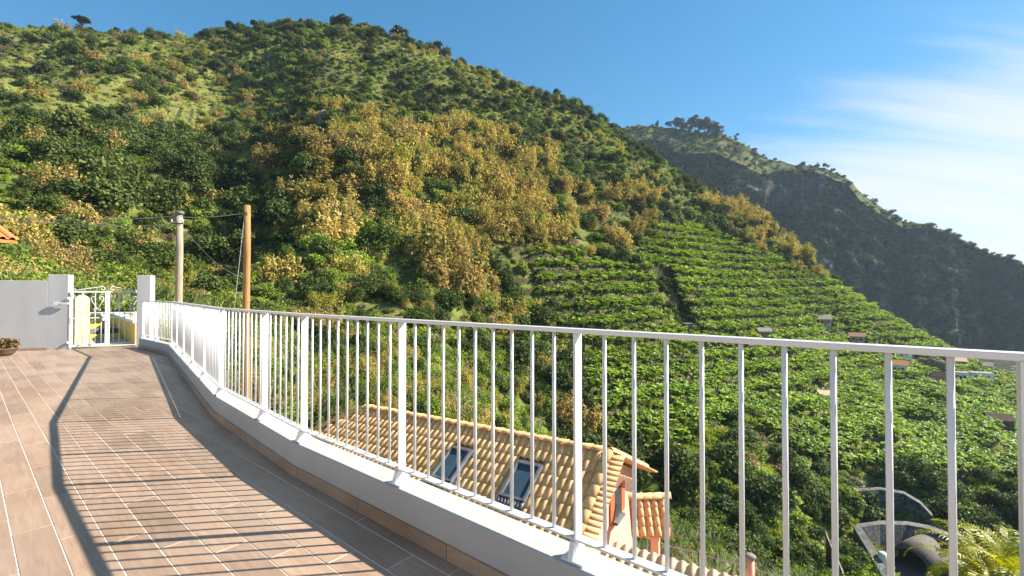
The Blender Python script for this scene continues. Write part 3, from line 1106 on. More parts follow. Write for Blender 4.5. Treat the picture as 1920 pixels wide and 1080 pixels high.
def plant(kind, x, y, z, sc, sq=None, sink=0.12):
    n = len(x)
    if n == 0: return
    t = np.zeros((n, 3))
    t[:, 2] = rng.uniform(0, math.tau, n)
    t[:, 0] = rng.normal(0, 0.08, n)
    t[:, 1] = rng.normal(0, 0.08, n)
    s = np.stack([sc * rng.uniform(0.85, 1.2, n), sc * rng.uniform(0.85, 1.2, n), sc * (sq if sq is not None else rng.uniform(0.8, 1.25, n))], -1)
    PLANTS[kind].append((np.stack([x, y, z - sink * sc], -1), t, s, rng.integers(0, len(SRC[kind][1]), n)))


NEAR_SHAPE = {'dark_bush': 'near_dark_bush', 'green_bush': 'near_bush', 'light_bush': 'near_light_bush', 'golden_shrub': 'near_golden_shrub'}
# places kept clear: (x, y, angle, half u, half v)
CLEAR, ROADS = [], []


def plan_hill():
    x, y, z = sample_ground(41000, 40, 440)
    px, py = project(x, y, z)
    # thin out what lies far behind the crest
    zn = zone_of(px + rng.normal(0, 10, len(x)), py + rng.normal(0, 6, len(x)))
    keep = ~in_rect(x, y, CLEAR)
    u = rng.random(len(x))
    patch = fbm(x / 24, y / 24, 3, 91)
    patch2 = fbm(x / 30 + 40, y / 30, 3, 93)
    r = np.hypot(x, y)

    def go(kind, mask, lo, hi, **kw):
        m = mask & keep
        for near_ in (False, True):
            mm = m & ((r < 88) == near_)
            kk = NEAR_SHAPE.get(kind, kind) if near_ else kind
            plant(kk, x[mm], y[mm], z[mm], (lo + (hi * 1.15 - lo) * rng.random(int(mm.sum())) ** 1.7) * (0.8 if near_ else 1.0), **kw)

    mix = zn == 0
    hi_ = z > 60
    # mixed hillside
    go('dark_bush', mix & (u < 0.20 + 0.28 * patch), 1.5, 3.8)
    go('green_bush', mix & (u > 0.38) & (u < 0.62), 1.1, 3.0)
    go('golden_shrub', mix & (u > 0.62) & (u < 0.69 + 0.25 * patch2) & (px < 1150) & ((z < 85) | (rng.random(len(x)) < 0.4)), 1.3, 3.4)
    go('cane', mix & (u > 0.30) & (u < 0.40), 0.9, 1.6)
    go('light_bush', mix & (u > 0.78) & (u < 0.86), 1.0, 2.3)
    go('grey_bush', mix & (u > 0.86) & (u < 0.93), 1.0, 2.2)
    go('dry_shrub', mix & (u > 0.93), 1.0, 2.4)
    g = zn == 2
    go('golden_shrub', g & (u < 0.20 + 0.30 * patch2), 2.0, 5.0)
    go('dark_bush', g & (u > 0.62) & (u < 0.76 + 0.25 * patch), 1.6, 4.0)
    go('green_bush', g & (u > 0.74) & (u < 0.90), 1.2, 3.2)
    go('light_bush', g & (u > 0.52) & (u < 0.60), 1.2, 2.6)
    go('light_bush', g & (u > 0.92), 1.0, 2.2)
    go('dry_shrub', g & (u > 0.50) & (u < 0.58), 1.4, 3.0)
    gr = zn == 3
    go('dark_bush', gr & (u < 0.06 + 0.18 * patch), 1.3, 4.0)
    go('cane', gr & (u > 0.52) & (u < 0.60), 0.5, 1.1)
    go('golden_shrub', gr & (u > 0.70) & (u < 0.715), 1.2, 3.4)
    go('grey_bush', gr & (u > 0.30) & (u < 0.42), 0.6, 1.4)
    go('light_bush', gr & (u > 0.42) & (u < 0.52), 0.6, 1.2)
    go('green_bush', gr & (u > 0.14) & (u < 0.22), 0.7, 2.0)
    go('dry_shrub', gr & (u > 0.22) & (u < 0.26), 1.0, 2.6)
    sc = zn == 4
    go('dark_bush', sc & (u < 0.12 + 0.25 * patch), 1.2, 3.4)
    go('green_bush', sc & (u > 0.22) & (u < 0.52), 0.9, 2.2)
    go('light_bush', sc & (u > 0.52) & (u < 0.66), 0.7, 1.6)
    go('grey_bush', sc & (u > 0.66) & (u < 0.86), 0.7, 1.7)
    go('golden_shrub', sc & (u > 0.90) & (patch2 > 0), 1.0, 2.0)
    dk = zn == 5
    go('dark_bush', dk & (u < 0.30), 2.0, 5.0)
    go('golden_shrub', dk & (u > 0.30) & (u < 0.36), 1.4, 3.4)
    go('cane', dk & (u > 0.36) & (u < 0.44), 0.9, 1.6)
    go('green_bush', dk & (u > 0.56) & (u < 0.80), 1.2, 3.4)
    go('light_bush', dk & (u > 0.80) & (u < 0.88), 1.2, 2.6)
    go('grey_bush', dk & (u > 0.88) & (u < 0.93), 1.0, 2.0)
    go('golden_shrub', dk & (u > 0.93 - 0.12 * patch2), 1.4, 3.0)
    go('light_bush', dk & (u > 0.50) & (u < 0.56), 1.0, 2.0)
    go('dark_bush', (zn == 6) & (u < 0.5), 1.0, 2.0)
    # bigger dark crowns standing out of the scrub
    x4, y4, z4 = sample_ground(2600, 75, 430)
    p4, q4 = project(x4, y4, z4)
    n4 = zone_of(p4, q4)
    k4 = ~in_rect(x4, y4, CLEAR) & (n4 != 1) & (fbm(x4 / 30, y4 / 30, 2, 98) > -0.05) & (rng.random(len(x4)) < np.where(n4 == 3, 0.10, np.where(n4 == 4, 0.28, 0.62)))
    plant('dark_bush', x4[k4], y4[k4], z4[k4], rng.uniform(2.2, 4.6, int(k4.sum())))
    # grass everywhere the bushes leave open
    x2, y2, z2 = sample_ground(75000, 42, 430)
    px2, py2 = project(x2, y2, z2)
    z2n = zone_of(px2, py2)
    k2 = ~in_rect(x2, y2, CLEAR) & ((z2n == 3) | (z2n == 4) | (rng.random(len(x2)) < np.where(z2n == 1, 0.25, 0.7)))
    plant('grass', x2[k2], y2[k2], z2[k2], 0.4 + 0.9 * rng.random(int(k2.sum())) ** 2, sink=0.05)
    # low undergrowth
    x3, y3, z3 = sample_ground(20000, 42, 430)
    p3, q3 = project(x3, y3, z3)
    n3 = zone_of(p3, q3)
    k3 = ~in_rect(x3, y3, CLEAR) & (n3 != 1) & (rng.random(len(x3)) < np.where(n3 == 3, 0.12, np.where(n3 == 4, 0.5, 0.85)))
    h3 = rng.random(len(x3))
    for kd, lo_, hi_2 in (('green_bush', 0.0, 0.5), ('light_bush', 0.5, 0.72), ('grey_bush', 0.72, 0.9), ('dry_shrub', 0.9, 1.0)):
        m3 = k3 & (h3 >= lo_) & (h3 < hi_2)
        plant(kd, x3[m3], y3[m3], z3[m3], rng.uniform(0.45, 1.0, int(m3.sum())))


def plan_bananas():
    """plants in rows along the terraces"""
    x, y, z = sample_ground(95000, 70, 345, -5, 56)
    px, py = project(x, y, z)
    zn = zone_of(px, py)
    q = (z / 4.0 + fbm(x / 40, y / 40, 2, 51) * 2.0 / 4.0)
    row = np.abs(q % 1.0 - 0.36)
    patch = fbm(x / 18, y / 18, 2, 95)
    m = (zn == 1) & ~in_rect(x, y, CLEAR) & (row < 0.41 + 0.12 * patch)
    idx = np.nonzero(m)[0]
    cell, out = set(), []
    for i in idx:                                      # keep a planting distance
        c = (int(x[i] / 1.35), int(y[i] / 1.35))
        if c in cell: continue
        cell.add(c)
        out.append(i)
    out = np.array(out)
    plant('banana_plant', x[out], y[out], z[out], rng.uniform(0.7, 1.2, len(out)), sink=0.08)
    # a few shrubs among them
    o2 = rng.choice(idx, 260, replace=False)
    plant('green_bush', x[o2], y[o2], z[o2], rng.uniform(0.7, 1.5, 260))
    o3 = rng.choice(idx, 60, replace=False)
    plant('golden_shrub', x[o3], y[o3], z[o3], rng.uniform(0.8, 1.6, 60))


def plan_near():
    """our own slope and the ravine below the terrace"""
    x, y, z = sample_ground(7600, 15, 70)
    px, py = project(x, y, z)
    u = rng.random(len(x))
    patch = fbm(x / 9, y / 9, 2, 97)
    keep = ~in_rect(x, y, CLEAR)
    lim = (z + 3.2 < EYE) | (px < 420)
    keep &= lim
    r = np.hypot(x, y)
    right = px > 1150
    s = 0.55 + 0.45 * np.clip((r - 15) / 30, 0, 1)

    def go(kind, mask, lo, hi, **kw):
        m = mask & keep
        plant(kind, x[m], y[m], z[m], rng.uniform(lo, hi, int(m.sum())) * s[m], **kw)
    go('near_bush', (u < 0.22), 0.9, 1.9)
    go('grey_bush', (u > 0.46) & (u < 0.55), 0.8, 1.6)
    go('near_dark_bush', (u > 0.24) & (u < 0.33 + 0.2 * patch), 1.0, 2.0)
    go('near_light_bush', (u > 0.55) & (u < 0.66) , 0.8, 1.5)
    go('near_golden_shrub', (u > 0.66) & (u < np.where(right, 0.675, 0.73)), 0.9, 1.8)
    go('dry_shrub', (u > 0.74) & (u < 0.79) & ~right, 0.8, 1.5)
    go('cane', (u > 0.75) & (right | (u > 0.93)), 0.8, 1.5)
    x3, y3, z3 = sample_ground(9000, 16, 108, 14, 56)
    k3 = ~in_rect(x3, y3, ROADS)
    plant('grass', x3[k3], y3[k3], z3[k3], rng.uniform(0.6, 1.3, int(k3.sum())), sink=0.05)
    k4 = k3 & (rng.random(len(x3)) < 0.05)
    plant('near_light_bush', x3[k4], y3[k4], z3[k4], rng.uniform(0.4, 0.9, int(k4.sum())))


# ------------------------------------------------------------------ terrace: plan of the parapet (post line), near to far
TH = R(50.5)
hA, nA = Vector((-math.sin(TH), math.cos(TH), 0)), Vector((math.cos(TH), math.sin(TH), 0))
cA, tV1 = 1.523, 3.13


def onA(t):
    return nA * cA + hA * t


V1 = onA(tV1)
POST_A = [onA(t) for t in (-3.56, -2.5, -1.39, -0.235, 0.926, 2.029)]
VM = Vector((-2.95, 4.62, 0))
POST_M = [V1, V1.lerp(VM, 0.385)]
V2 = Vector((-6.98, 9.33, 0))
POST_B = [VM.lerp(V2, k / 5) for k in range(6)]
V3 = Vector((-8.74, 10.74, 0))
POST_C = [V2.lerp(V3, k) for k in (0.49, 0.965)]
V0 = onA(-3.6)
LINE = [V0, V1, VM, V2, V3]


def offset_line(pts, d):
    """shift a plan polyline to its right-hand side by d (mitred)"""
    out = []
    for i, p in enumerate(pts):
        ds = []
        if i > 0: ds.append((pts[i] - pts[i - 1]).normalized())
        if i < len(pts) - 1: ds.append((pts[i + 1] - pts[i]).normalized())
        ns = [Vector((e.y, -e.x, 0)) for e in ds]
        m = sum(ns, Vector()) / len(ns)
        m = m / m.length_squared if len(ns) > 1 else m
        out.append(p + m * d)
    return out


PAR_H = 0.22
inner, outer = offset_line(LINE, -0.068), offset_line(LINE, 0.088)
WALL_DIR = Vector((0.948, 0.317, 0)).normalized()
G0, G1 = Vector((-10.02, 10.30, 0)), Vector((-9.20, 11.25, 0))      # gate hinge points
WALL_L = G0 - WALL_DIR * 5.2
GD = (G1 - G0).normalized()

# floor slab
mid = offset_line(LINE, 0.0)
poly = [Vector((-14.9, -4, 0)), Vector((3.2, -4, 0))] + mid + [G1, G0, WALL_L]
floor = MB().prism([(p.x, p.y) for p in poly], -0.32, -0.0022).build('terrace_floor', M['grout'])
tag(floor, 'terrace floor of brown wood look tiles with cream joints', kind='structure')

TT_ = R(50.5)
ta, tb = Vector((-math.sin(TT_), math.cos(TT_), 0)), Vector((math.cos(TT_), math.sin(TT_), 0))
PIT_B, PIT_A, GAP = 0.1503, 0.741, 0.0058


def clip(poly, n, c):
    """keep n.p <= c"""
    out = []
    for i, p in enumerate(poly):
        q = poly[(i + 1) % len(poly)]
        dp, dq = n.dot(p) - c, n.dot(q) - c
        if dp <= 0: out.append(p)
        if (dp < 0) != (dq < 0) and dp != dq:
            out.append(p.lerp(q, dp / (dp - dq)))
    return out


def seg_plane(a, b, shift=0.0):
    d = (b - a).normalized()
    n = Vector((d.y, -d.x, 0))
    return n, n.dot(a) + shift


PL_A, PL_M, PL_B, PL_C = seg_plane(V0, V1, -0.02), seg_plane(V1, VM, -0.02), seg_plane(VM, V2, -0.02), seg_plane(V2, V3, -0.02)
nW = Vector((-WALL_DIR.y, WALL_DIR.x, 0)); PL_W = (nW, nW.dot(G0) + 0.03)
nG = Vector((-GD.y, GD.x, 0)); PL_G = (nG, nG.dot(G0) + 0.05)


def tile_mesh(poly2):
    """poly2 in tile coordinates (x across, y along), with a tiny chamfer"""
    n = len(poly2)
    c = sum(poly2, Vector()) / n
    top = []
    for p in poly2:
        e = p - c
        l = e.length
        top.append(c + e * max(0.5, (l - 0.0016) / l))
    vs = [(p.x, p.y, -0.006) for p in poly2] + [(p.x, p.y, -0.0008) for p in poly2] + [(p.x, p.y, 0) for p in top]
    fs = [tuple(range(2 * n, 3 * n))]
    for i in range(n):
        j = (i + 1) % n
        fs += [(i, j, n + j, n + i), (n + i, n + j, 2 * n + j, 2 * n + i)]
    return mesh_from('tile', vs, fs, M['plank'])


def lay_tiles():
    full = [Vector((-PIT_B / 2 + GAP / 2, -PIT_A / 2 + GAP / 2, 0)), Vector((PIT_B / 2 - GAP / 2, -PIT_A / 2 + GAP / 2, 0)),
            Vector((PIT_B / 2 - GAP / 2, PIT_A / 2 - GAP / 2, 0)), Vector((-PIT_B / 2 + GAP / 2, PIT_A / 2 - GAP / 2, 0))]
    shared = tile_mesh(full)
    rz = TT_                                           # tile x = tb, tile y = ta
    todo = []
    for k in range(-46, 22):
        b0 = 0.3266 + k * PIT_B + PIT_B / 2
        off = (3.97 - k * 0.247) % PIT_A
        for i in range(-6, 26):
            a0 = off + i * PIT_A + PIT_A / 2
            c = tb * b0 + ta * a0
            if c.x < -14.6 or c.y < -3.6 or c.x > 4: continue
            pl = [c + tb * q.x + ta * q.y for q in full]
            # floor edges: parapet on one side, wall and gate at the far end
            t = hA.dot(c)
            par = PL_A if t < tV1 else PL_M if t < hA.dot(VM) else (PL_B if (c - V2).dot((V2 - VM).normalized()) < 0 else PL_C)
            end = PL_W if (c - G0).dot(WALL_DIR) < 0 else PL_G
            w = clip(clip(pl, *par), *end)
            if len(w) < 3: continue
            ar = 0.5 * abs(sum(w[m].x * w[(m + 1) % len(w)].y - w[m].y * w[(m + 1) % len(w)].x for m in range(len(w))))
            if ar < 0.002: continue
            px, py = project(np.array([c.x]), np.array([c.y]), np.array([0.0]))
            vis = c.y > 0.5 and -60 < px[0] < 1300 and py[0] < 1180
            todo.append((vis, c, w, len(w) == 4 and abs(ar - PIT_A * PIT_B) < 0.006))
    todo.sort(key=lambda q: (not q[0], q[1].length))
    rest = MB()
    nvis = 0
    for vis, c, w, whole in todo:
        loc = [Vector(((p - c).dot(tb), (p - c).dot(ta), 0)) for p in w]
        if vis and nvis < 300:
            nvis += 1
            # laid by hand: a hair of lippage and slope
            put('tile', shared if whole else tile_mesh(loc), floor, (c.x, c.y, random.uniform(-0.0004, 0.0006)), (random.gauss(0, 0.0006), random.gauss(0, 0.0015), rz))
        else:
            me = tile_mesh(loc)
            mt = Matrix.Translation(c) @ Matrix.Rotation(rz, 4, 'Z')
            rest.add([mt @ v.co for v in me.vertices], [tuple(p.vertices) for p in me.polygons])
            bpy.data.meshes.remove(me)
    o = rest.build('outer_tiles', M['plank'], floor)
    o['kind'] = 'stuff'


lay_tiles()

# parapet
pv, pf = [], []
for i in range(5):
    a, b = inner[i], outer[i]
    pv += [(a.x, a.y, -0.006), (a.x, a.y, PAR_H - 0.008), (a.x + (b.x - a.x) * 0.05, a.y + (b.y - a.y) * 0.05, PAR_H), (b.x, b.y, PAR_H - 0.006), (b.x, b.y, -1.2)]
for i in range(4):
    for k in range(4):
        pf.append((i * 5 + k, i * 5 + k + 1, (i + 1) * 5 + k + 1, (i + 1) * 5 + k))
pf += [(0, 1, 2, 3, 4), (24, 23, 22, 21, 20)]
parapet = empty('parapet_wall', inner[1])
tag(parapet, 'low pale grey parapet wall along the terrace edge under the white railing', 'wall')
po = put('wall', mesh_from('parapet', pv, pf, M['parapet']), parapet)
po.matrix_parent_inverse = Matrix.Translation(inner[1]).inverted()


def skirting(parent, pts, h, base, depth=0.009, length=0.741):
    for a, b in zip(pts[:-1], pts[1:]):
        d = (b - a).normalized()
        n = Vector((-d.y, d.x, 0))
        L = (b - a).length
        s = 0.0
        while s < L - 0.02:
            e = min(L, s + length) - 0.004
            c = a + d * ((s + e) / 2) + n * (depth / 2 + 0.002)
            o = MB().box((0, 0, 0), (e - s, depth, h), (Vector((0, 1, 0)), Vector((-1, 0, 0)), Vector((0, 0, 1)))).build('skirting_tile', M['plank'], parent)
            o.matrix_parent_inverse = Matrix.Translation(parent.location).inverted() if parent.location.length else Matrix()
            o.location = (c.x, c.y, base + h / 2 + 0.002)
            o.rotation_euler = (0, 0, math.atan2(d.y, d.x) - R(90))
            s += length


skirting(parapet, inner, 0.072, 0.0)

# ------------------------------------------------------------------ railing
RAIL_Z, LOW_Z = 1.096, 0.298
railing = empty('railing', (V1.x, V1.y, PAR_H))
tag(railing, 'white metal railing with slim round bars on the terrace parapet', 'railing')


def under(o, parent):
    o.matrix_parent_inverse = Matrix.Translation(parent.location).inverted()
    return o


def flat_bar(name, a, b, z, w, t):
    d = (b - a).normalized()
    n = Vector((d.y, -d.x, 0))
    c = (a + b) / 2
    return under(MB().box((c.x, c.y, z), ((b - a).length, w, t), (d, n, Vector((0, 0, 1)))).build(name, M['white_metal'], railing, bevel=0.003), railing)


for a, b in zip(LINE[:-1], LINE[1:]):
    d = (b - a).normalized()
    flat_bar('top_rail', a, b, RAIL_Z, 0.044, 0.018)
    flat_bar('bottom_rail', a, b, LOW_Z, 0.044, 0.010)

bal_me = MB().tube([(0, 0, LOW_Z + 0.005), (0, 0, RAIL_Z - 0.009)], 0.0078, 10).mesh('baluster', M['white_metal'], True)
post_me = MB().box((0, 0, (PAR_H + RAIL_Z - 0.009) / 2 + 0.004), (0.010, 0.046, RAIL_Z - 0.009 - PAR_H - 0.008)).mesh('post', M['white_metal'])
pm = MB().box((0, 0, PAR_H + 0.005), (0.095, 0.095, 0.008))
pm.add([(-0.0045, -0.052, PAR_H + 0.009), (-0.0045, 0.052, PAR_H + 0.009), (-0.0045, 0.030, LOW_Z - 0.006), (-0.0045, -0.030, LOW_Z - 0.006),
        (0.0165, -0.052, PAR_H + 0.009), (0.0165, 0.052, PAR_H + 0.009), (0.0165, 0.030, LOW_Z - 0.006), (0.0165, -0.030, LOW_Z - 0.006)],
       [(3, 2, 1, 0), (4, 5, 6, 7), (0, 1, 5, 4), (2, 3, 7, 6), (1, 2, 6, 5), (3, 0, 4, 7)])
base_me = pm.mesh('base_plate', M['white_metal'])


def run(posts, dirv, closing=None):
    rz = math.atan2(dirv.y, dirv.x)
    for p in posts:
        o = under(put('post', post_me, railing, (p.x, p.y, 0), (0, 0, rz)), railing)
        bo = put('base_plate', base_me, o)
    seq = posts + ([closing] if closing is not None else [])
    for a, b in zip(seq[:-1], seq[1:]):
        n = max(1, round((b - a).length / 0.1145))
        for k in range(1, n):
            q = a.lerp(b, k / n)
            under(put('baluster', bal_me, railing, (q.x, q.y, 0)), railing)


dA, dM, dB, dC = (V1 - V0).normalized(), (VM - V1).normalized(), (V2 - VM).normalized(), (V3 - V2).normalized()
run(POST_A, dA, V1)
run(POST_M, dM, VM)
run(POST_B, dB, POST_C[0])
run(POST_C, dC)

# ------------------------------------------------------------------ grey boundary wall and gate pillars
wall_o = empty('boundary_wall', G0 - WALL_DIR * 0.5)
tag(wall_o, 'smooth grey rendered wall with a taller pillar beside the white gate', 'wall')
UP = Vector((0, 0, 1))
wn = Vector((WALL_DIR.y, -WALL_DIR.x, 0))               # towards the terrace
PW = 0.36
wa, wb = G0 - WALL_DIR * 5.2, G0 - WALL_DIR * (PW + 0.05)
c = (wa + wb) / 2 - wn * 0.10
under(MB().box((c.x, c.y, 0.61), ((wb - wa).length, 0.2, 1.89), (WALL_DIR, -wn, UP)).build('wall', M['render'], wall_o, bevel=0.006), wall_o)
c = G0 - WALL_DIR * (PW / 2 + 0.05) - wn * 0.10
under(MB().box((c.x, c.y, 0.68), (PW, 0.20, 2.03), (WALL_DIR, -wn, UP)).build('pillar', M['render'], wall_o, bevel=0.006), wall_o)
skirting(wall_o, [wb + wn * 0.002, wa + wn * 0.002], 0.055, 0.0)
c = Vector((-8.92, 11.05, 0))
pil = MB().box((c.x, c.y, 0.66), (0.27, 0.27, 2.1), (WALL_DIR, nW, UP)).build('gate_pillar', M['render'], bevel=0.006)
tag(pil, 'grey square gate pillar standing where the white railing ends', 'pillar')

# ------------------------------------------------------------------ gate of two leaves
def arc(cx, cz, r, a0, a1, n=10, r1=None):
    r1 = r if r1 is None else r1
    return [(cx + (r + (r1 - r) * k / n) * math.cos(R(a0 + (a1 - a0) * k / n)), 0, cz + (r + (r1 - r) * k / n) * math.sin(R(a0 + (a1 - a0) * k / n))) for k in range(n + 1)]


def gate_leaf(origin, length, flip, label):
    """local x from the hinge to the meeting stile, z up"""
    d = GD if not flip else -GD
    leaf = empty('gate_leaf', (origin.x, origin.y, 0.0), math.atan2(d.y, d.x))
    tag(leaf, label, 'gate', 'leaves of the white iron gate')
    m = M['white_metal']
    z0, z1, zm = 0.055, 1.325, 0.70
    fr = MB()
    fr.box((0.018, 0, (z0 + z1) / 2), (0.036, 0.03, z1 - z0)).box((length - 0.018, 0, (z0 + z1) / 2), (0.036, 0.03, z1 - z0))
    fr.box((length / 2, 0, z0 + 0.018), (length - 0.073, 0.028, 0.036)).box((length / 2, 0, z1 - 0.016), (length - 0.073, 0.028, 0.032))
    fr.build('frame', m, leaf, bevel=0.002)
    MB().box((length / 2, 0, zm), (length - 0.074, 0.012, 0.016)).build('mid_rail', m, leaf)
    n = 6
    for k in range(1, n):
        x = length * k / n
        if k % 2 == 0:
            MB().tube([(x, 0.012, z0 + 0.037), (x, 0.012, z1 - 0.033)], 0.0075, 6).build('gate_bar', m, leaf, True)
        else:
            o = MB().tube([(x, -0.012, z0 + 0.037), (x, -0.012, zm + 0.06)], 0.0075, 6).build('gate_bar', m, leaf, True)
            MB().tube([(x, -0.012, zm + 0.06), (x, -0.012, zm + 0.085), (x, -0.012, zm + 0.135)], [0.008, 0.02, 0.001], 6).tube([(x - 0.025, -0.012, zm + 0.075), (x + 0.025, -0.012, zm + 0.075)], 0.005, 5).build('spear_tip', m, o)
    for x in (length * 0.30, length * 0.72):
        for s in (-1, 1):
            pts = [(x + s * p[0], -0.02, p[2]) for p in [(0.0, 0, 0.90), (0.05, 0, 1.0), (0.098, 0, 1.10), (0.112, 0, 1.15)]]
            pts += [(x + s * (0.062 + q[0]), -0.02, 1.155 + q[2]) for q in arc(0, 0, 0.05, 0, 250, 12, 0.02)]
            MB().tube(pts, 0.0065, 5).build('heart_scroll', m, leaf, True)
            pts = [(x + s * (0.035 + q[0]), -0.02, 0.885 + q[2]) for q in arc(0, 0, 0.03, 160, -120, 9, 0.016)]
            MB().tube([(x, -0.02, 0.90)] + pts, 0.0055, 5).build('small_scroll', m, leaf, True)
    # crest: a rising bar that curls over at the meeting stile
    xs = length
    pts = [(xs * 0.12 + q[0], 0, 1.35 + q[2]) for q in arc(0, 0, 0.03, 250, 20, 9, 0.022)][::-1]
    pts = [(xs * 0.10 + q[0], 0, 1.352 + q[2]) for q in arc(0, 0, 0.016, -60, 200, 8, 0.024)]
    pts += [(xs * 0.30, 0, 1.365), (xs * 0.62, 0, 1.402), (xs * 0.80, 0, 1.425)]
    pts += [(xs * 0.87 + q[0], 0, 1.385 + q[2]) for q in arc(0, 0, 0.045, 95, -170, 12, 0.024)]
    MB().tube(pts, 0.0075, 5).build('crest_scroll', m, leaf, True)
    for z in (0.16, 1.16):
        MB().box((-0.03, 0, z), (0.06, 0.03, 0.05)).build('hinge', m, leaf, bevel=0.004)
    return leaf


GL = (G1 - G0).length
la = gate_leaf(G0, GL * 0.5 - 0.006, False, 'white iron gate leaf with lock box, hinged on the wall pillar')
lb = gate_leaf(G1, GL * 0.5 - 0.006, True, 'white iron gate leaf hinged on the pillar at the railing end')
lk = MB().box((GL * 0.5 - 0.05, -0.03, 0.70), (0.09, 0.045, 0.14)).build('lock_box', M['white_metal'], la, bevel=0.005)
MB().tube([(GL * 0.5 - 0.05, -0.05, 0.72), (GL * 0.5 - 0.05, -0.09, 0.72), (GL * 0.5 - 0.14, -0.09, 0.72)], 0.009, 6).build('handle', M['dark'], lk, True)
# closer box on the pillar face with its arm to the gate
cb_ = empty('gate_closer', (G0 - WALL_DIR * 0.2 + wn * 0.05) + UP * 1.03, math.atan2(WALL_DIR.y, WALL_DIR.x))
tag(cb_, 'white gate closer box with a short arm on the grey pillar', 'gate closer')
MB().box((-0.03, 0.012, 0), (0.13, 0.03, 0.075)).build('closer_box', M['white_metal'], cb_, bevel=0.008)
MB().box((0.11, 0.005, 0.01), (0.15, 0.03, 0.04)).build('closer_arm', M['white_metal'], cb_, bevel=0.004)

# ------------------------------------------------------------------ beyond the gate
M['path'] = simple('worn pale path', (0.36, 0.32, 0.24), (0.50, 0.45, 0.34), 2.5, 0.9, 0.3, 20)
post_c = at_z(142, 650, 0.0) + Vector((-0.35, 0.5, 0))
gp = MB().box((0, 0, 0.50), (0.27, 0.27, 1.32)).tube([(0, -0.134, 1.10), (0, 0.134, 1.10)], 0.133, 20).build('gate_post', M['cream'], bevel=0.01, loc=post_c, rot=(0, 0, math.atan2(GD.y, GD.x)))
tag(gp, 'pale cream post with a rounded top just behind the white gate', 'post')
ya, yb = Vector((-9.62, 11.75, 0)), Vector((-15.1, 17.2, 0))
yd = (yb - ya).normalized()
yn = Vector((-yd.y, yd.x, 0))


def coped_wall(name, a, b, z0, z1, thick, label):
    d = (b - a).normalized()
    n = Vector((d.y, -d.x, 0))
    c = (a + b) / 2
    root = empty(name, (a.x, a.y, z0))
    tag(root, label, 'wall')
    under(MB().box((c.x, c.y, (z0 + z1) / 2), ((b - a).length, thick, z1 - z0), (d, n, UP)).build('wall', M['yellow'], root), root)
    under(MB().box((c.x, c.y, z1 + 0.042), ((b - a).length + 0.04, thick + 0.08, 0.08), (d, n, UP)).build('coping', M['whitewash'], root, bevel=0.01), root)
    return root


coped_wall('garden_wall', ya, yb, -1.2, 0.50, 0.22, 'yellow garden wall with white coping running back from the white gate')
coped_wall('back_wall', yb + Vector((0.3, 0.62, 0)), yb + Vector((-4.2, -0.30, 0)), -1.0, 0.48, 0.22, 'yellow wall with white coping across the end of the gate path')
pth = MB().prism([(-9.3, 11.3), (-9.75, 11.7), (-15.2, 17.0), (-18.5, 16.6), (-12.0, 10.1), (-10.15, 10.36)], -0.40, -0.03).build('path', M['path'])
tag(pth, 'concrete path beyond the white gate', kind='structure')
for k in range(3):
    c = Vector((-12.3 - k * 0.9, 13.2 + k * 0.85, 0))
    st = MB().box((c.x, c.y, -0.028 + 0.05 * (k + 1)), (2.3, 0.5, 0.10 * (k + 1)), (Vector((0.72, 0.70, 0)), Vector((-0.70, 0.72, 0)), UP)).build('step', M['yellow'] if k != 1 else M['concrete'])
    tag(st, ['low yellow step across the path behind the gate', 'grey concrete step between the two yellow steps', 'upper yellow step in front of the back wall'][k], 'step')

# wall fixture and flower bowl at the grey wall
fx = at_depth(-8, 609, 9.9)
f_root = empty('wall_fixture', fx)
tag(f_root, 'small dark metal fixture with a pale tip reaching out from the grey wall', 'fixture')
MB().tube([(-0.25, 0.05, -0.06), (-0.08, -0.03, -0.03), (0.10, -0.10, 0.02), (0.17, -0.12, 0.03)], [0.02, 0.025, 0.022, 0.018], 8).build('arm', M['dark'], f_root, True)
MB().tube([(0.17, -0.12, 0.03), (0.22, -0.14, 0.045)], [0.026, 0.018], 8).build('tip', M['whitewash'], f_root, True)
fb = at_z(4, 667, 0.0)
pot = empty('flower_bowl', fb)
tag(pot, 'brown bowl of reddish green plants at the foot of the grey wall', 'flower bowl')
prof = [(0.0, 0.004), (0.13, 0.004), (0.19, 0.06), (0.22, 0.13), (0.235, 0.14), (0.235, 0.155), (0.205, 0.155), (0.19, 0.12), (0.0, 0.11)]
bv, bf = [], []
for r_, z_ in prof:
    bv += [(r_ * math.cos(k * math.tau / 20), r_ * math.sin(k * math.tau / 20), z_) for k in range(20)]
for i in range(len(prof) - 1):
    bf += [(i * 20 + k, i * 20 + (k + 1) % 20, (i + 1) * 20 + (k + 1) % 20, (i + 1) * 20 + k) for k in range(20)]
put('bowl', mesh_from('bowl', bv, bf, M['soil'], True), pot)
L_RED = leaf_mat('reddish green leaves', [(0.16, 0.11, 0.045), (0.24, 0.11, 0.06)], 0.25)
o = put('foliage', bush_mesh('foliage', L_RED, 811, 700, 0.10, 7, tall=0.6, stems=False), pot, (0, 0, 0.10))
o.scale = (0.31, 0.31, 0.34)

# ------------------------------------------------------------------ utility poles and wires
def pole(name, top, base_z, r0, r1, m, label, lean=(0, 0)):
    root = empty(name, (top.x, top.y, base_z))
    tag(root, label, 'utility pole')
    h = top.z - base_z
    pts = [(lean[0] * k / 6 + random.gauss(0, 0.008), lean[1] * k / 6, h * k / 6) for k in range(7)]
    MB().tube(pts, [r0 + (r1 - r0) * k / 6 for k in range(7)], 14).build('shaft', m, root, True)
    return root


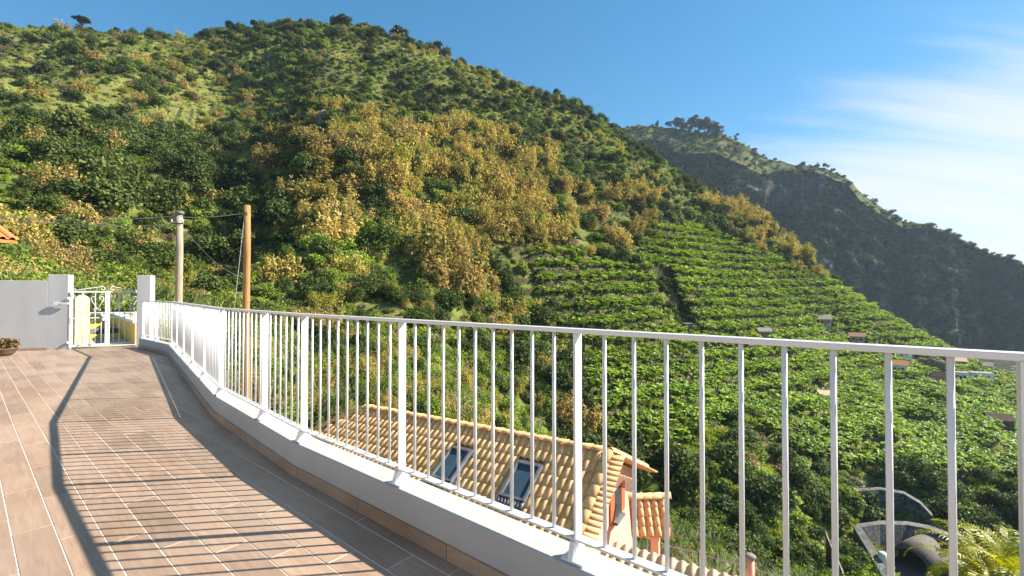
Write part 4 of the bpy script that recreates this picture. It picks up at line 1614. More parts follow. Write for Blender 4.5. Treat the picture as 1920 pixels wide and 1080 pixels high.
p1 = at_depth(337, 401, 15.5)
p2 = at_depth(464, 385, 14.2)
pole1 = pole('utility_pole', p1, tz(p1.x, p1.y) - 0.6, 0.125, 0.105, M['pole_grey'], 'weathered grey wooden utility pole with wire brackets by the gate pillar')
h1 = p1.z - pole1.location.z
MB().tube([(0, 0, h1 - 0.02), (0, 0, h1 + 0.06), (0, 0, h1 + 0.09)], [0.135, 0.135, 0.10], 12).build('cap', M['lead'], pole1, True)
MB().box((0.0, -0.11, h1 - 0.35), (0.42, 0.04, 0.045)).build('bracket', M['lead'], pole1)
for s in (-0.18, 0.18):
    MB().tube([(s, -0.11, h1 - 0.33), (s, -0.11, h1 - 0.25), (s, -0.11, h1 - 0.20)], [0.02, 0.035, 0.02], 8).build('insulator', M['whitewash'], pole1, True)
pole2 = pole('utility_pole', p2, tz(p2.x, p2.y) - 0.6, 0.12, 0.095, M['pole_brown'], 'tan brown wooden utility pole rising behind the railing with a stay wire')
h2 = p2.z - pole2.location.z
MB().box((-0.02, -0.10, h2 - 0.28), (0.16, 0.05, 0.08)).build('clamp', M['lead'], pole2)


def wire(a, b, sag, label, r=0.011, n=14):
    pts = []
    for k in range(n + 1):
        t = k / n
        p = a.lerp(b, t)
        p.z -= sag * 4 * t * (1 - t)
        pts.append(p - a)
    o = MB().tube(pts, r, 4).build('overhead_wire', M['cable'], loc=a)
    tag(o, label, 'wire')


wl = at_depth(-260, 330, 30)
wire(p1 + Vector((-0.1, -0.1, -0.10)), wl, 1.1, 'upper overhead wire leaving the grey pole over the hillside')
wire(p1 + Vector((-0.1, -0.1, -0.40)), wl + Vector((0, 0, -0.3)), 0.9, 'lower overhead wire leaving the grey pole bracket')
wire(p1 + Vector((0.1, -0.1, -0.12)), p2 + Vector((-0.08, -0.08, -0.26)), 0.06, 'overhead wire strung between the two wooden poles')
wire(p1 + Vector((0.1, -0.1, -0.36)), at_depth(470, 520, 24), 0.5, 'slack dark wire dropping from the grey pole to the bushes', 0.008)
gz = at_depth(405, 640, 13.2)
wire(p2 + Vector((-0.05, -0.08, -0.40)), Vector((gz.x, gz.y, tz(gz.x, gz.y))), 0.0, 'thin stay wire slanting down from the tan pole', 0.009)

# ------------------------------------------------------------------ the house that the terrace belongs to, behind and left of the camera: unseen wall with glass doors, added to bounce sunlight onto the terrace
fn = nA
fa0, fa1 = nA * -2.3 + hA * -4.5, nA * -2.3 + hA * 8.5
fr_ = empty('house_facade', fa0, math.atan2(hA.y, hA.x))
tag(fr_, 'unseen grey rendered house wall with glass doors along the terrace', 'house')
wl_ = MB()
L_ = (fa1 - fa0).length
x_ = 0.0
DOORS = [(1.2, 3.2), (5.0, 7.0), (8.8, 10.8)]
for a, b in DOORS:
    wl_.box(((x_ + a) / 2, 0.125, 1.5), (a - x_, 0.25, 3.0)).box(((a + b) / 2, 0.125, 2.6), (b - a, 0.25, 0.8))
    x_ = b
wl_.box(((x_ + L_) / 2, 0.125, 1.5), (L_ - x_, 0.25, 3.0))
wl_.build('wall', M['render'], fr_)
for a, b in DOORS:
    d_ = MB().box((a + 0.04, 0.12, 1.1), (0.08, 0.08, 2.2)).box((b - 0.04, 0.12, 1.1), (0.08, 0.08, 2.2)).box(((a + b) / 2, 0.12, 1.1), (0.08, 0.08, 2.2)).build('glass_door', M['white_metal'], fr_)
    for q in (0.25, 0.75):
        MB().box((a + (b - a) * q, 0.12, 1.1), ((b - a) / 2 - 0.13, 0.02, 2.15)).build('pane', M['glass'], d_)


# ------------------------------------------------------------------ tiled roofs
def barrel(w, l, hgt, t=0.014, n=7, half=False):
    """one roof tile: a round cover and (unless half) a shallow channel beside it; x across, y down the slope"""
    prof = []
    cw = w * (0.64 if not half else 1.0)
    for k in range(n + 1):
        a = math.pi * (1 - k / n)
        prof.append((-cw / 2 + cw / 2 * (1 + math.cos(a)) , hgt * math.sin(a)))
    if not half:
        x0 = cw / 2
        prof += [(x0 + (w - cw) * 0.5, -0.010), (x0 + (w - cw) + 0.012, 0.006)]
    vs, fs = [], []
    m = len(prof)
    for (yy, lift, sc) in ((0.0, 0.0, 0.90), (l, 0.024, 1.0)):
        vs += [(x * (sc if half else 1), yy, z * sc + lift) for x, z in prof]
    vs += [(x, l, z - t) for x, z in [(p[0], p[1] + 0.024) for p in prof]]
    for k in range(m - 1):
        fs.append((k, k + 1, m + k + 1, m + k)[::-1])
        fs.append((m + k, m + k + 1, 2 * m + k + 1, 2 * m + k)[::-1])
    return vs, fs


def tile_me(name, w, l, hgt, m, half=False):
    v, f = barrel(w, l, hgt, half=half)
    me = mesh_from(name, v, f, m, True)
    return me


def basis(x, y, z, loc):
    return Matrix(((x.x, y.x, z.x, loc.x), (x.y, y.y, z.y, loc.y), (x.z, y.z, z.z, loc.z), (0, 0, 0, 1)))


class Tiler:
    """places tiles under a parent: the first `limit` largest in view as parts, the rest as one joined part"""

    def __init__(s, parent):
        s.parent, s.items = parent, []
        s.inv = parent.matrix_world.inverted() if parent else Matrix()

    def add(s, name, me, mw):
        s.items.append((name, me, mw))

    def finish(s, limit=300, seen=lambda p: True):
        key = lambda it: (not seen(it[2].translation), it[2].translation.length)
        s.items.sort(key=key)
        rest = MB()
        mats = None
        for i, (name, me, mw) in enumerate(s.items):
            if i < limit and seen(mw.translation):
                o = bpy.data.objects.new(name, me)
                link(o, s.parent)
                o.matrix_local = Matrix.Translation(-s.parent.location) @ mw
            else:
                q = Matrix.Translation(-s.parent.location) @ mw
                rest.add([q @ v.co for v in me.vertices], [tuple(p.vertices) for p in me.polygons])
                mats = me.materials[0]
        if rest.v:
            o = rest.build('further_tiles', mats, s.parent, True)
            o['kind'] = 'stuff'


def quad_on(p0, ax, ay, az, pts):
    return [p0 + ax * q[0] + ay * q[1] + az * q[2] for q in pts]


# ------------------------------------------------------------------ house below the terrace
RZ = EYE - 4.2
Rr, Lr = at_z(1146, 846, RZ), at_z(686, 762, RZ)
hu = (Rr - Lr).normalized()
hv = Vector((hu.y, -hu.x, 0))                                     # towards the terrace
if hv.y > 0: hv = -hv
SL, SL2 = R(30), R(24)
HL = (Rr - Lr).length
RUN, RUN2 = 4.1, 3.7
house = empty('house', ((Lr + Rr) / 2).to_3d())
house.location.z = -9.5
tag(house, 'salmon pink house with clay tile roof and two skylights below the terrace', 'house')
dn = (hv * math.cos(SL) - UP * math.sin(SL)).normalized()
up_n = hu.cross(dn)
if up_n.z < 0: up_n = -up_n
dn2 = (-hv * math.cos(SL2) - UP * math.sin(SL2)).normalized()
up2 = dn2.cross(hu)
if up2.z < 0: up2 = -up2


def hput(mb, name, m, smooth=False, bevel=0, parent=None):
    o = mb.build(name, m, parent or house, smooth, bevel)
    o.matrix_parent_inverse = Matrix.Translation(house.location).inverted() if not parent else Matrix()
    return o


# roof boards under the tiles
SLN = RUN / math.cos(SL)
SLN2 = RUN2 / math.cos(SL2)
lo = -0.10
rb = MB()
hipb = RUN                                                       # hip end runs out by its own width
A0, A1 = Lr + UP * lo, Rr + UP * lo
B1 = Rr + dn * SLN + UP * lo
B0 = Lr + dn * SLN - hu * RUN + UP * lo
C1 = Rr + dn2 * SLN2 + UP * lo
C0 = Lr + dn2 * SLN2 - hu * RUN + UP * lo
rb.add([A0, A1, B1, B0, C1, C0], [(0, 3, 2, 1), (0, 1, 4, 5), (0, 5, 3)])
roof = hput(rb, 'roof', M['mortar'])
roof.location = (0, 0, 0)

SKY = [(978, 903), (848, 871)]


def on_plane(px, py, p0, n):
    d = ray(px, py)
    t = (p0 - Vector((0, 0, EYE))).dot(n) / d.dot(n)
    return Vector((0, 0, EYE)) + d * t


sk_uv = []
for q in SKY:
    w = on_plane(q[0], q[1], Rr, up_n)
    sk_uv.append(((w - Lr).dot(hu), (w - Lr).dot(dn)))
SKW, SKL = 0.78, 1.18

TW_, TLn = 0.208, 0.36
t_me = tile_me('roof_tile', TW_, TLn + 0.05, 0.062, M['tile_clay'])
cap_me = tile_me('ridge_tile', 0.24, 0.42, 0.095, M['tile_clay'], half=True)
tl = Tiler(house)
ncol = int((HL + RUN) / TW_)
for j in range(int(SLN / TLn)):
    for i in range(ncol):
        uu = HL - 0.22 - (i + 0.5) * TW_
        ss = j * TLn
        if uu < -ss * math.cos(SL) + 0.02: continue
        if any(abs(uu - a) < SKW / 2 + 0.02 and abs(ss + TLn / 2 - b) < SKL / 2 + 0.10 for a, b in sk_uv): continue
        p = Lr + hu * (uu + random.gauss(0, 0.004)) + dn * (ss + random.gauss(0, 0.006)) + up_n * (-0.055 + random.uniform(0, 0.008))
        tl.add('roof_tile', t_me, basis(hu, dn, up_n, p))


def seen_house(p):
    a, b = project(np.array([p.x]), np.array([p.y]), np.array([p.z]))
    x, y = a[0], b[0]
    # hidden below the parapet line
    lim = np.interp(x, [560, 640, 750, 850, 950, 1090], [812, 845, 885, 922, 968, 1030])
    return y < lim + 6


tl.finish(300, seen_house)
# far slope of the roof, one joined part
far = MB()
v, f = barrel(TW_, TLn + 0.05, 0.062, n=5)
for j in range(int(SLN2 / TLn)):
    for i in range(ncol):
        uu = HL - 0.22 - (i + 0.5) * TW_
        ss = j * TLn
        if uu < -ss * math.cos(SL): continue
        mt = basis(-hu, dn2, up2, Lr + hu * uu + dn2 * ss - up2 * 0.055)
        far.add([mt @ Vector(q) for q in v], f)
o = hput(far, 'far_roof_tiles', M['tile_clay'], True)
o['kind'] = 'stuff'
# ridge and hip caps
def cap_row(a, b, name, me, upv, step=0.36):
    d = (b - a).normalized()
    n = int((b - a).length / step)
    x = d.cross(upv).normalized()
    z = x.cross(d)
    if z.z < 0: z, x = -z, -x
    for k in range(n):
        o = bpy.data.objects.new(name, me)
        link(o, house)
        o.matrix_local = Matrix.Translation(-house.location) @ basis(x, d, z, a + d * step * k + z * (-0.012 + random.uniform(0, 0.006)))


cap_row(Lr - hu * 0.05, Rr + hu * 0.05, 'ridge_tile', cap_me, UP)
cap_row(Lr, Lr + (dn * SLN - hu * RUN), 'hip_tile', cap_me, UP)
# verge: round tiles down the gable edge, and the row of tile ends below them
verge_me = tile_me('verge_tile', 0.27, 0.42, 0.115, M['tile_clay'], half=True)
end_me = tile_me('tile_end', 0.15, 0.36, 0.05, M['tile_clay'], half=True)
for dd, uu_, sl_ in ((dn, up_n, SLN), (dn2, up2, SLN2)):
    for k in range(int(sl_ / 0.36)):
        p = Rr - hu * 0.06 + dd * (0.02 + k * 0.36) + uu_ * 0.0
        o = bpy.data.objects.new('verge_tile', verge_me); link(o, house)
        x = dd.cross(uu_)
        o.matrix_local = Matrix.Translation(-house.location) @ basis(x, dd, uu_, p)
    for k in range(int(sl_ / 0.165)):
        p = Rr + hu * 0.02 + dd * (0.12 + k * 0.165) - uu_ * 0.12
        o = bpy.data.objects.new('tile_end', end_me); link(o, house)
        o.matrix_local = Matrix.Translation(-house.location) @ basis(-dd, hu, (-dd).cross(hu) if (-dd).cross(hu).z > 0 else dd.cross(hu), p)

# walls
GB = -9.5
wi = 0.30                                                        # gable wall stands back under the verge
ga = Rr - hu * wi - UP * 0.16
e1 = ga + dn * (SLN - 0.35)
e2 = ga + dn2 * (SLN2 - 0.35)
gl_ = Lr - hu * (RUN - 0.5)
w1 = gl_ + hv * (RUN - 0.4)
w2 = gl_ - hv * (RUN2 - 0.4)
wz = e1.z - 0.05
mb = MB()
mb.add([ga, e1, Vector((e1.x, e1.y, GB)), Vector((e2.x, e2.y, GB)), e2], [(0, 1, 2, 3, 4)])
hput(mb, 'gable_wall', M['pink'])
mb = MB()
q1, q2, q3, q4 = Vector((e1.x, e1.y, GB)), Vector((w1.x, w1.y, GB)), Vector((w2.x, w2.y, GB)), Vector((e2.x, e2.y, GB))
top = lambda p, z: Vector((p.x, p.y, z))
mb.add([q1, q2, q3, q4, top(q1, wz), top(q2, wz), top(q3, wz), top(q4, wz)], [(0, 4, 5, 1), (1, 5, 6, 2), (2, 6, 7, 3)])
hput(mb, 'side_wall', M['pink'])
gn = hu
# gable window with orange shutters, on the wall
wp = on_plane(1156, 942, ga, gn)
def gbox(cu, size, name, m, out=0.0, parent=None, bevel=0.0):
    """box on the gable: cu = centre point on the wall, size = (along the slope dir, out, up)"""
    return hput(MB().box(cu + gn * out, size, (-hv, gn, UP)), name, m, bevel=bevel, parent=parent)
gbox(wp, (0.62, 0.04, 0.80), 'window', M['dark'], 0.022)
gbox(wp + hv * 0.50, (0.34, 0.045, 0.82), 'shutter', M['shutter'], 0.03)
gbox(wp - hv * 0.50, (0.34, 0.045, 0.82), 'shutter', M['shutter'], 0.03)
gbox(wp - UP * 0.46, (0.80, 0.14, 0.07), 'window_sill', M['lead'], 0.085, bevel=0.006)
# skylights
for a, b in sk_uv:
    c = Lr + hu * a + dn * b
    def sbox(du, dv, dw, size, name, m, parent, bevel=0.004):
        return hput(MB().box(c + hu * du + dn * dv + up_n * dw, size, (hu, dn, up_n)), name, m, bevel=bevel, parent=parent)
    s0 = sbox(0, 0, -0.02, (SKW + 0.10, SKL + 0.16, 0.03), 'skylight', M['lead'], None)
    hput(MB().box(c + hu * 0 + dn * 0 + up_n * 0.028, (SKW - 0.16, SKL - 0.16, 0.02), (hu, dn, up_n)), 'pane', M['glass'], parent=s0)
    for sx in (-1, 1):
        sbox(sx * (SKW / 2 - 0.04), 0, 0.045, (0.075, SKL, 0.10), 'skylight_frame', M['lead'], s0)
    sbox(0, -(SKL / 2 - 0.05), 0.050, (SKW - 0.157, 0.10, 0.11), 'skylight_frame', M['lead'], s0)
    sbox(0, SKL / 2 - 0.04, 0.040, (SKW - 0.157, 0.075, 0.09), 'skylight_frame', M['lead'], s0)
    ap = MB()
    for k in range(8):
        x = -SKW / 2 + (k + 0.5) * SKW / 8
        ap.tube([c + hu * x + dn * (SKL / 2 + 0.0) + up_n * 0.02, c + hu * x + dn * (SKL / 2 + 0.2) + up_n * 0.015], 0.05, 8)
    hput(ap, 'flashing', M['lead'], True, parent=s0)

# porch beside the gable, with its own little roof and post
pc = on_plane(1216, 932, ga + gn * 0.9, gn)
pdn = (gn * math.cos(R(24)) * 0.35 + hv * math.cos(R(24)) * 0.94 - UP * math.sin(R(24))).normalized()
pax = (gn - pdn * gn.dot(pdn)).normalized()
pup = pax.cross(pdn)
if pup.z < 0: pup = -pup
porch = empty('porch', (pc.x, pc.y, GB))
tag(porch, 'little tiled porch with a pink post beside the pink gable', 'porch')


def pput(mb, name, m, smooth=False, bevel=0):
    o = mb.build(name, m, porch, smooth, bevel)
    o.matrix_parent_inverse = Matrix.Translation(porch.location).inverted()
    return o


PO = pc - pax * 0.55
pput(MB().box(PO + pax * 0.5 + pdn * 0.62 - pup * 0.07, (1.05, 1.25, 0.05), (pax, pdn, pup)), 'roof_board', M['mortar'])
pt_me = tile_me('porch_tile', 0.20, 0.36, 0.055, M['tile_clay'])
for i in range(5):
    for j in range(4):
        o = bpy.data.objects.new('roof_tile', pt_me); link(o, porch)
        o.matrix_local = Matrix.Translation(-porch.location) @ basis(pax, pdn, pup, PO + pax * (0.1 + i * 0.2) + pdn * (j * 0.31) - pup * 0.04)
for i in range(4):
    o = bpy.data.objects.new('ridge_tile', cap_me); link(o, porch)
    o.matrix_local = Matrix.Translation(-porch.location) @ basis(-pdn, pax, pup, PO + pax * (i * 0.26 - 0.02) + pup * 0.0)
pq = PO + pax * 0.62 + pdn * 1.05
pput(MB().box((pq.x, pq.y, (pq.z + GB) / 2 - 0.08), (0.20, 0.20, pq.z - GB - 0.12), (gn, hv, UP)), 'porch_post', M['pink'])
pput(MB().box((pq.x - gn.x * 0.35, pq.y - gn.y * 0.35, pq.z - 0.20), (0.5, 0.16, 0.18), (gn, hv, UP)), 'beam', M['pink'])

# lower lean-to roof in front of the gable
E0 = at_depth(1150, 1016, 11.2)
lean = empty('lean_to', (E0.x, E0.y, GB))
tag(lean, 'low lean-to roof of pale clay tiles in front of the pink gable', 'roof')
ldn = (hv * math.cos(R(24)) - UP * math.sin(R(24))).normalized()
lup = hu.cross(ldn)
if lup.z < 0: lup = -lup
ltile = tile_me('lean_tile', 0.215, 0.41, 0.066, M['tile_pale'])
for i in range(22):
    for j in range(6):
        o = bpy.data.objects.new('roof_tile', ltile); link(o, lean)
        o.matrix_local = Matrix.Translation(-lean.location) @ basis(hu, ldn, lup, E0 + hu * (0.12 + i * 0.215) + ldn * (j * 0.36) + lup * random.uniform(-0.004, 0.004))
bd = MB().box(E0 + hu * 2.4 + ldn * 1.1 - lup * 0.06, (4.8, 2.25, 0.06), (hu, ldn, lup)).build('roof_board', M['mortar'], lean)
bd.matrix_parent_inverse = Matrix.Translation(lean.location).inverted()
lw = E0 + hu * 2.4 - hv * (-0.14)
lwall = MB().box((lw.x, lw.y, (E0.z - 0.1 + GB) / 2 - 0.1), (4.7, 0.2, E0.z - GB - 0.2), (hu, -hv, UP)).build('wall', M['pink'], lean)
lwall.matrix_parent_inverse = Matrix.Translation(lean.location).inverted()

# fence post with a round cap and the rope-like wire fence
fp = at_depth(1407, 1042, 10.6)
fpost = empty('fence_post', (fp.x, fp.y, fp.z - 1.6))
tag(fpost, 'pinkish concrete fence post with a round flat cap beyond the pale roof', 'post')
MB().tube([(0, 0, 0), (0, 0, 1.55)], [0.085, 0.08], 14).build('shaft', M['pink'], fpost, True)
MB().tube([(0, 0, 1.55), (0, 0, 1.60), (0, 0, 1.635)], [0.115, 0.125, 0.08], 16).build('cap', M['concrete'], fpost, True)
fence = empty('wire_fence', (fp.x, fp.y, fp.z - 1.6))
tag(fence, 'sagging wire fence with a twisted top strand below the pink house', 'fence')
fpts = [at_depth(1212, 1008, 12.6), at_depth(1310, 1036, 11.6), at_depth(1403, 1060, 10.7), at_depth(1480, 1082, 10.2), at_depth(1580, 1105, 9.8)]


def fput(mb, name, m):
    o = mb.build(name, m, fence, True)
    o.matrix_parent_inverse = Matrix.Translation(fence.location).inverted()


for k, (a, b) in enumerate(zip(fpts[:-1], fpts[1:])):
    L = (b - a).length
    n = int(L / 0.03)
    for ph in (0, math.pi):
        pts = []
        for i in range(n + 1):
            t = i / n
            p = a.lerp(b, t)
            p.z -= 0.05 * 4 * t * (1 - t)
            w = i * 0.9 + ph
            pts.append(p + Vector((0, 0.012 * math.cos(w), 0.012 * math.sin(w))))
        fput(MB().tube(pts, 0.009, 4), 'top_strand', M['cable'])
    for zz in (0.35, 0.7):
        fput(MB().tube([a - UP * zz, b - UP * zz], 0.004, 4), 'wire', M['cable'])
    mesh_w = MB()
    for i in range(int(L / 0.16)):
        p = a.lerp(b, i * 0.16 / L)
        q = a.lerp(b, min(1, (i * 0.16 + 0.45) / L))
        q0 = a.lerp(b, max(0, (i * 0.16 - 0.45) / L))
        mesh_w.tube([p - UP * 0.05, q - UP * 0.85], 0.0022, 3, False).tube([p - UP * 0.05, q0 - UP * 0.85], 0.0022, 3, False)
    fput(mesh_w, 'netting', M['cable'])
for q in (fpts[0], fpts[1], fpts[3], fpts[4]):
    fput(MB().tube([q - UP * 3.5, q + UP * 0.04], 0.025, 6), 'fence_stake', M['lead'])

# neighbour's eave at the far left
nc = at_depth(31, 452, 15.0)
nb = empty('neighbour_house', (nc.x - 3, nc.y + 1.5, -0.6))
tag(nb, 'neighbouring house whose orange tiled eave pokes out above the grey wall', 'house')
nd = (Vector((0.85, -0.53, 0)).normalized() * math.cos(R(15)) - UP * math.sin(R(15))).normalized()
nx = Vector((0.53, 0.85, 0)).normalized()
nu = nx.cross(nd)
if nu.z < 0: nu = -nu
ntile = tile_me('eave_tile', 0.215, 0.42, 0.066, M['tile_orange'])
for i in range(14):
    for j in range(9):
        o = bpy.data.objects.new('roof_tile', ntile); link(o, nb)
        o.matrix_local = Matrix.Translation(-nb.location) @ basis(nx, nd, nu, nc - nx * (0.1 + i * 0.215) - nd * (0.40 + j * 0.36) + nu * 0.05)


def nput(mb, name, m, bevel=0):
    o = mb.build(name, m, nb, False, bevel)
    o.matrix_parent_inverse = Matrix.Translation(nb.location).inverted()


nput(MB().box(nc - nx * 1.6 - nd * 1.62 - nu * 0.035, (3.22, 3.25, 0.10), (nx, nd, nu)), 'eave_board', M['tile_orange'])
nput(MB().box(Vector((nc.x - 4.6, nc.y - 0.4, 0.75)), (3.0, 3.4, 3.6), (nx, Vector((-nx.y, nx.x, 0)), UP)), 'wall', M['whitewash'])

# ------------------------------------------------------------------ road, tunnel and retaining walls in the ravine
def wall_strip(name, pts, hgt, thick, m, label, batter=0.12, copem=None):
    """pts: top line (world), wall drops hgt and leans back"""
    root = empty(name, pts[len(pts) // 2] - UP * hgt)
    tag(root, label, 'retaining wall')
    vs, fs = [], []
    n = len(pts)
    for p in pts:
        back = Vector((p.x, p.y, 0)).normalized()
        vs += [p, p + back * thick, p + back * thick - UP * hgt, p - back * (batter * hgt) - UP * hgt]
    for i in range(n - 1):
        for k in range(4):
            fs.append((i * 4 + k, i * 4 + (k + 1) % 4, (i + 1) * 4 + (k + 1) % 4, (i + 1) * 4 + k))
    fs += [(3, 2, 1, 0), tuple((n - 1) * 4 + k for k in range(4))]
    o = put('wall', mesh_from('wall', vs, fs, m), root)
    o.matrix_parent_inverse = Matrix.Translation(root.location).inverted()
    if copem:
        cp = MB().tube([p + UP * 0.05 + Vector((p.x, p.y, 0)).normalized() * thick * 0.4 for p in pts], thick * 0.55, 6).build('coping', copem, root, True)
        cp.matrix_parent_inverse = Matrix.Translation(root.location).inverted()
    return root


up_pts = [at_depth(px, py, D) for px, py, D in ((1562, 930, 90), (1600, 921, 91), (1650, 918, 92), (1695, 926, 91), (1725, 944, 89), (1748, 968, 87))]
wall_strip('retaining_wall', up_pts, 6.5, 1.6, M['masonry'], 'upper curved stone retaining wall above the tunnel mouth', copem=None)
lo_pts = [at_depth(px, py, D) for px, py, D in ((1606, 990, 82), (1650, 983, 84), (1700, 984, 85), (1740, 991, 85), (1782, 1006, 84), (1830, 1022, 82))]
wall_strip('retaining_wall', lo_pts, 9.0, 1.8, M['masonry'], 'lower stone retaining wall around the tunnel mouth')
# pale sloping coping of the wing wall
wg = [at_depth(px, py, D) for px, py, D in ((1606, 988, 81.5), (1620, 1010, 79.5), (1638, 1040, 76.5), (1662, 1082, 73), (1690, 1125, 70))]
wr = empty('wing_wall', wg[2] - UP * 4)
tag(wr, 'pale concrete wing wall sloping down from the lower retaining wall', 'retaining wall')
vs, fs = [], []
for p in wg:
    vs += [p + Vector((-0.55, 0, 0)), p + Vector((0.9, 0.2, 0)), p + Vector((1.2, 0.2, -7)), p + Vector((-0.9, 0, -7))]
for i in range(len(wg) - 1):
    for k in range(4):
        fs.append((i * 4 + k, i * 4 + (k + 1) % 4, (i + 1) * 4 + (k + 1) % 4, (i + 1) * 4 + k))
o = put('wall', mesh_from('wing', vs, fs, M['masonry']), wr)
o.matrix_parent_inverse = Matrix.Translation(wr.location).inverted()
# tunnel mouth: a short vault standing out of the lower wall
tc_ = at_depth(1704, 1068, 80)
tun = empty('tunnel_mouth', tc_, R(-60))
tag(tun, 'arched tunnel mouth with pale rim and white inner wall under stone walls', 'tunnel')
M['vault'] = simple('stained dark concrete', (0.06, 0.052, 0.042), (0.12, 0.105, 0.085), 1.5, 0.9, 0.3, 8)
n = 16
vs, fs = [], []
for (y, r) in ((0, 3.3), (8, 3.3), (8, 2.95), (0, 2.95)):
    vs += [(r * math.cos(math.pi * k / n), y, r * 1.15 * math.sin(math.pi * k / n)) for k in range(n + 1)]
for g in range(4):
    a, b = g * (n + 1), ((g + 1) % 4) * (n + 1)
    for k in range(n):
        fs.append((a + k, a + k + 1, b + k + 1, b + k))
put('vault', mesh_from('vault', vs, fs, M['vault'], True), tun)
MB().box((2.8, 4.0, 0.7), (0.12, 7.6, 1.4)).box((-2.8, 4.0, 0.7), (0.12, 7.6, 1.4)).build('inner_wall', M['whitewash'], tun)
MB().box((0, 8.2, 1.7), (6.6, 0.2, 4.0)).build('end_shade', M['dark'], tun)  # dark panel painted in for the shade deep inside the vault
MB().box((3.0, -0.6, 0.6), (0.4, 1.3, 1.3)).build('curb', M['whitewash'], tun, bevel=0.04)
# road out of the tunnel
rd = [tc_ + Vector((6.0, 9.0, 0.06)), tc_ + Vector((1.5, 1.0, 0.06)), tc_ + Vector((-3.5, -8, 0.0)), tc_ + Vector((-10, -17, -0.6)), tc_ + Vector((-20, -26, -1.6))]
vs, fs = [], []
for i, p in enumerate(rd):
    d = (rd[min(i + 1, len(rd) - 1)] - rd[max(0, i - 1)]).normalized()
    s = Vector((-d.y, d.x, 0)).normalized() * 3.0
    vs += [p - s, p + s, p + s - UP * 1.5, p - s - UP * 1.5]
for i in range(len(rd) - 1):
    for k in range(4):
        fs.append((i * 4 + k, i * 4 + (k + 1) % 4, (i + 1) * 4 + (k + 1) % 4, (i + 1) * 4 + k))
tag(put('road', mesh_from('road', vs, fs, M['asphalt'])), 'narrow asphalt road leaving the tunnel', kind='structure')
# parallel earth cutting left of the wing wall: an old wall
ow = [at_depth(px, py, D) for px, py, D in ((1548, 1000, 70), (1560, 1030, 68), (1575, 1062, 66), (1590, 1100, 63))]
wall_strip('retaining_wall', ow, 4.5, 1.2, M['drystone'], 'dark dry stone wall left of the pale wing wall')
wt = at_depth(1655, 1048, 76)
tank = MB().tube([(0, 0, -1.4), (0, 0, 0.9), (0, 0, 1.15)], [0.65, 0.65, 0.3], 14).build('water_tank', M['whitewash'], None, True, loc=wt)
tag(tank, 'small white tank standing between wing wall and tunnel', 'tank')

# ------------------------------------------------------------------ huts and houses on the terraces
def hut(px, py, w, d, h, rot, roofm, wallm, label, cat='house', flat=False, pitch=0.42):
    p = hit_terrain(px, py, 60)
    if p is None: return None
    z = min(tz(p.x - w / 2, p.y), tz(p.x + w / 2, p.y), p.z) - 0.6
    base = tz(p.x, p.y)
    root = empty('terrace_house' if cat == 'house' else 'hut', (p.x, p.y, base - 0.3), rot)
    tag(root, label, cat)
    h += 0.5
    MB().box((0, 0, h / 2 - 1.0), (w, d, h + 2.0)).build('wall', wallm, root)
    if flat:
        MB().box((0, 0, h + 0.09), (w + 0.3, d + 0.3, 0.18)).build('roof', roofm, root)
    else:
        rh = d * pitch
        e = 0.35
        MB().add([(-w / 2 - e, -d / 2 - e, h - 0.05), (w / 2 + e, -d / 2 - e, h - 0.05), (w / 2 + e, 0, h + rh), (-w / 2 - e, 0, h + rh), (-w / 2 - e, d / 2 + e, h - 0.05), (w / 2 + e, d / 2 + e, h - 0.05),
                  (-w / 2 - e, -d / 2 - e, h + 0.07), (w / 2 + e, -d / 2 - e, h + 0.07), (w / 2 + e, 0, h + rh + 0.12), (-w / 2 - e, 0, h + rh + 0.12), (-w / 2 - e, d / 2 + e, h + 0.07), (w / 2 + e, d / 2 + e, h + 0.07)],
                 [(3, 2, 1, 0), (4, 5, 2, 3), (6, 7, 8, 9), (9, 8, 11, 10), (0, 1, 7, 6), (5, 4, 10, 11), (0, 6, 9, 3), (3, 9, 10, 4), (1, 2, 8, 7), (2, 5, 11, 8)]).build('roof', roofm, root)
    for s in (-0.25, 0.25):
        MB().box((w * s, -d / 2 - 0.02, h * 0.55), (0.9, 0.06, 1.0)).build('window', M['dark'], root)
    MB().box((0, -d / 2 - 0.02, 0.95), (0.9, 0.06, 1.9)).build('door', M['shutter'] if not flat else M['dark'], root)
    CLEAR.append((p.x, p.y, rot, w / 2 + 0.8, d / 2 + 0.8))
    # keep the line of sight open in front
    q = Vector((p.x, p.y, 0)).normalized()
    CLEAR.append((p.x - q.x * (d / 2 + 2.5), p.y - q.y * (d / 2 + 2.5), math.atan2(q.y, q.x), 3.2, w / 2))
    return root


T_O, T_P = M['tile_orange'], M['tile_pale']
T_RED = simple('faded red roof', (0.36, 0.16, 0.10), (0.46, 0.22, 0.14), 2, 0.8, 0.2, 8)
T_GREY = simple('grey fibre roof', (0.20, 0.185, 0.17), (0.30, 0.28, 0.26), 2, 0.85, 0.2, 8)
hut(1606, 640, 5.2, 3.6, 2.0, -0.5, T_RED, M['hut'], 'small hut with faded red roof alone on the banana terraces')
hut(1546, 607, 4.4, 3.2, 1.8, -0.4, T_GREY, M['hut'], 'low grey roofed hut among shrubs high on the terraces', 'hut')
hut(1432, 632, 4.0, 3.0, 1.8, -0.2, T_GREY, M['hut'], 'little grey hut hidden in the banana rows behind the rail', 'hut')
hut(1289, 622, 2.6, 2.6, 2.4, 0.15, T_GREY, M['concrete'], 'dark concrete shed at the foot of the gully', 'hut', flat=True)
hut(1690, 668, 7.0, 4.6, 2.4, -0.7, T_O, M['whitewash'], 'house with long orange roof, highest of the hamlet on the terraces')
hut(1684, 697, 5.2, 4.2, 2.6, -0.6, T_O, M['whitewash'], 'small white house with bright orange roof just below the long one')
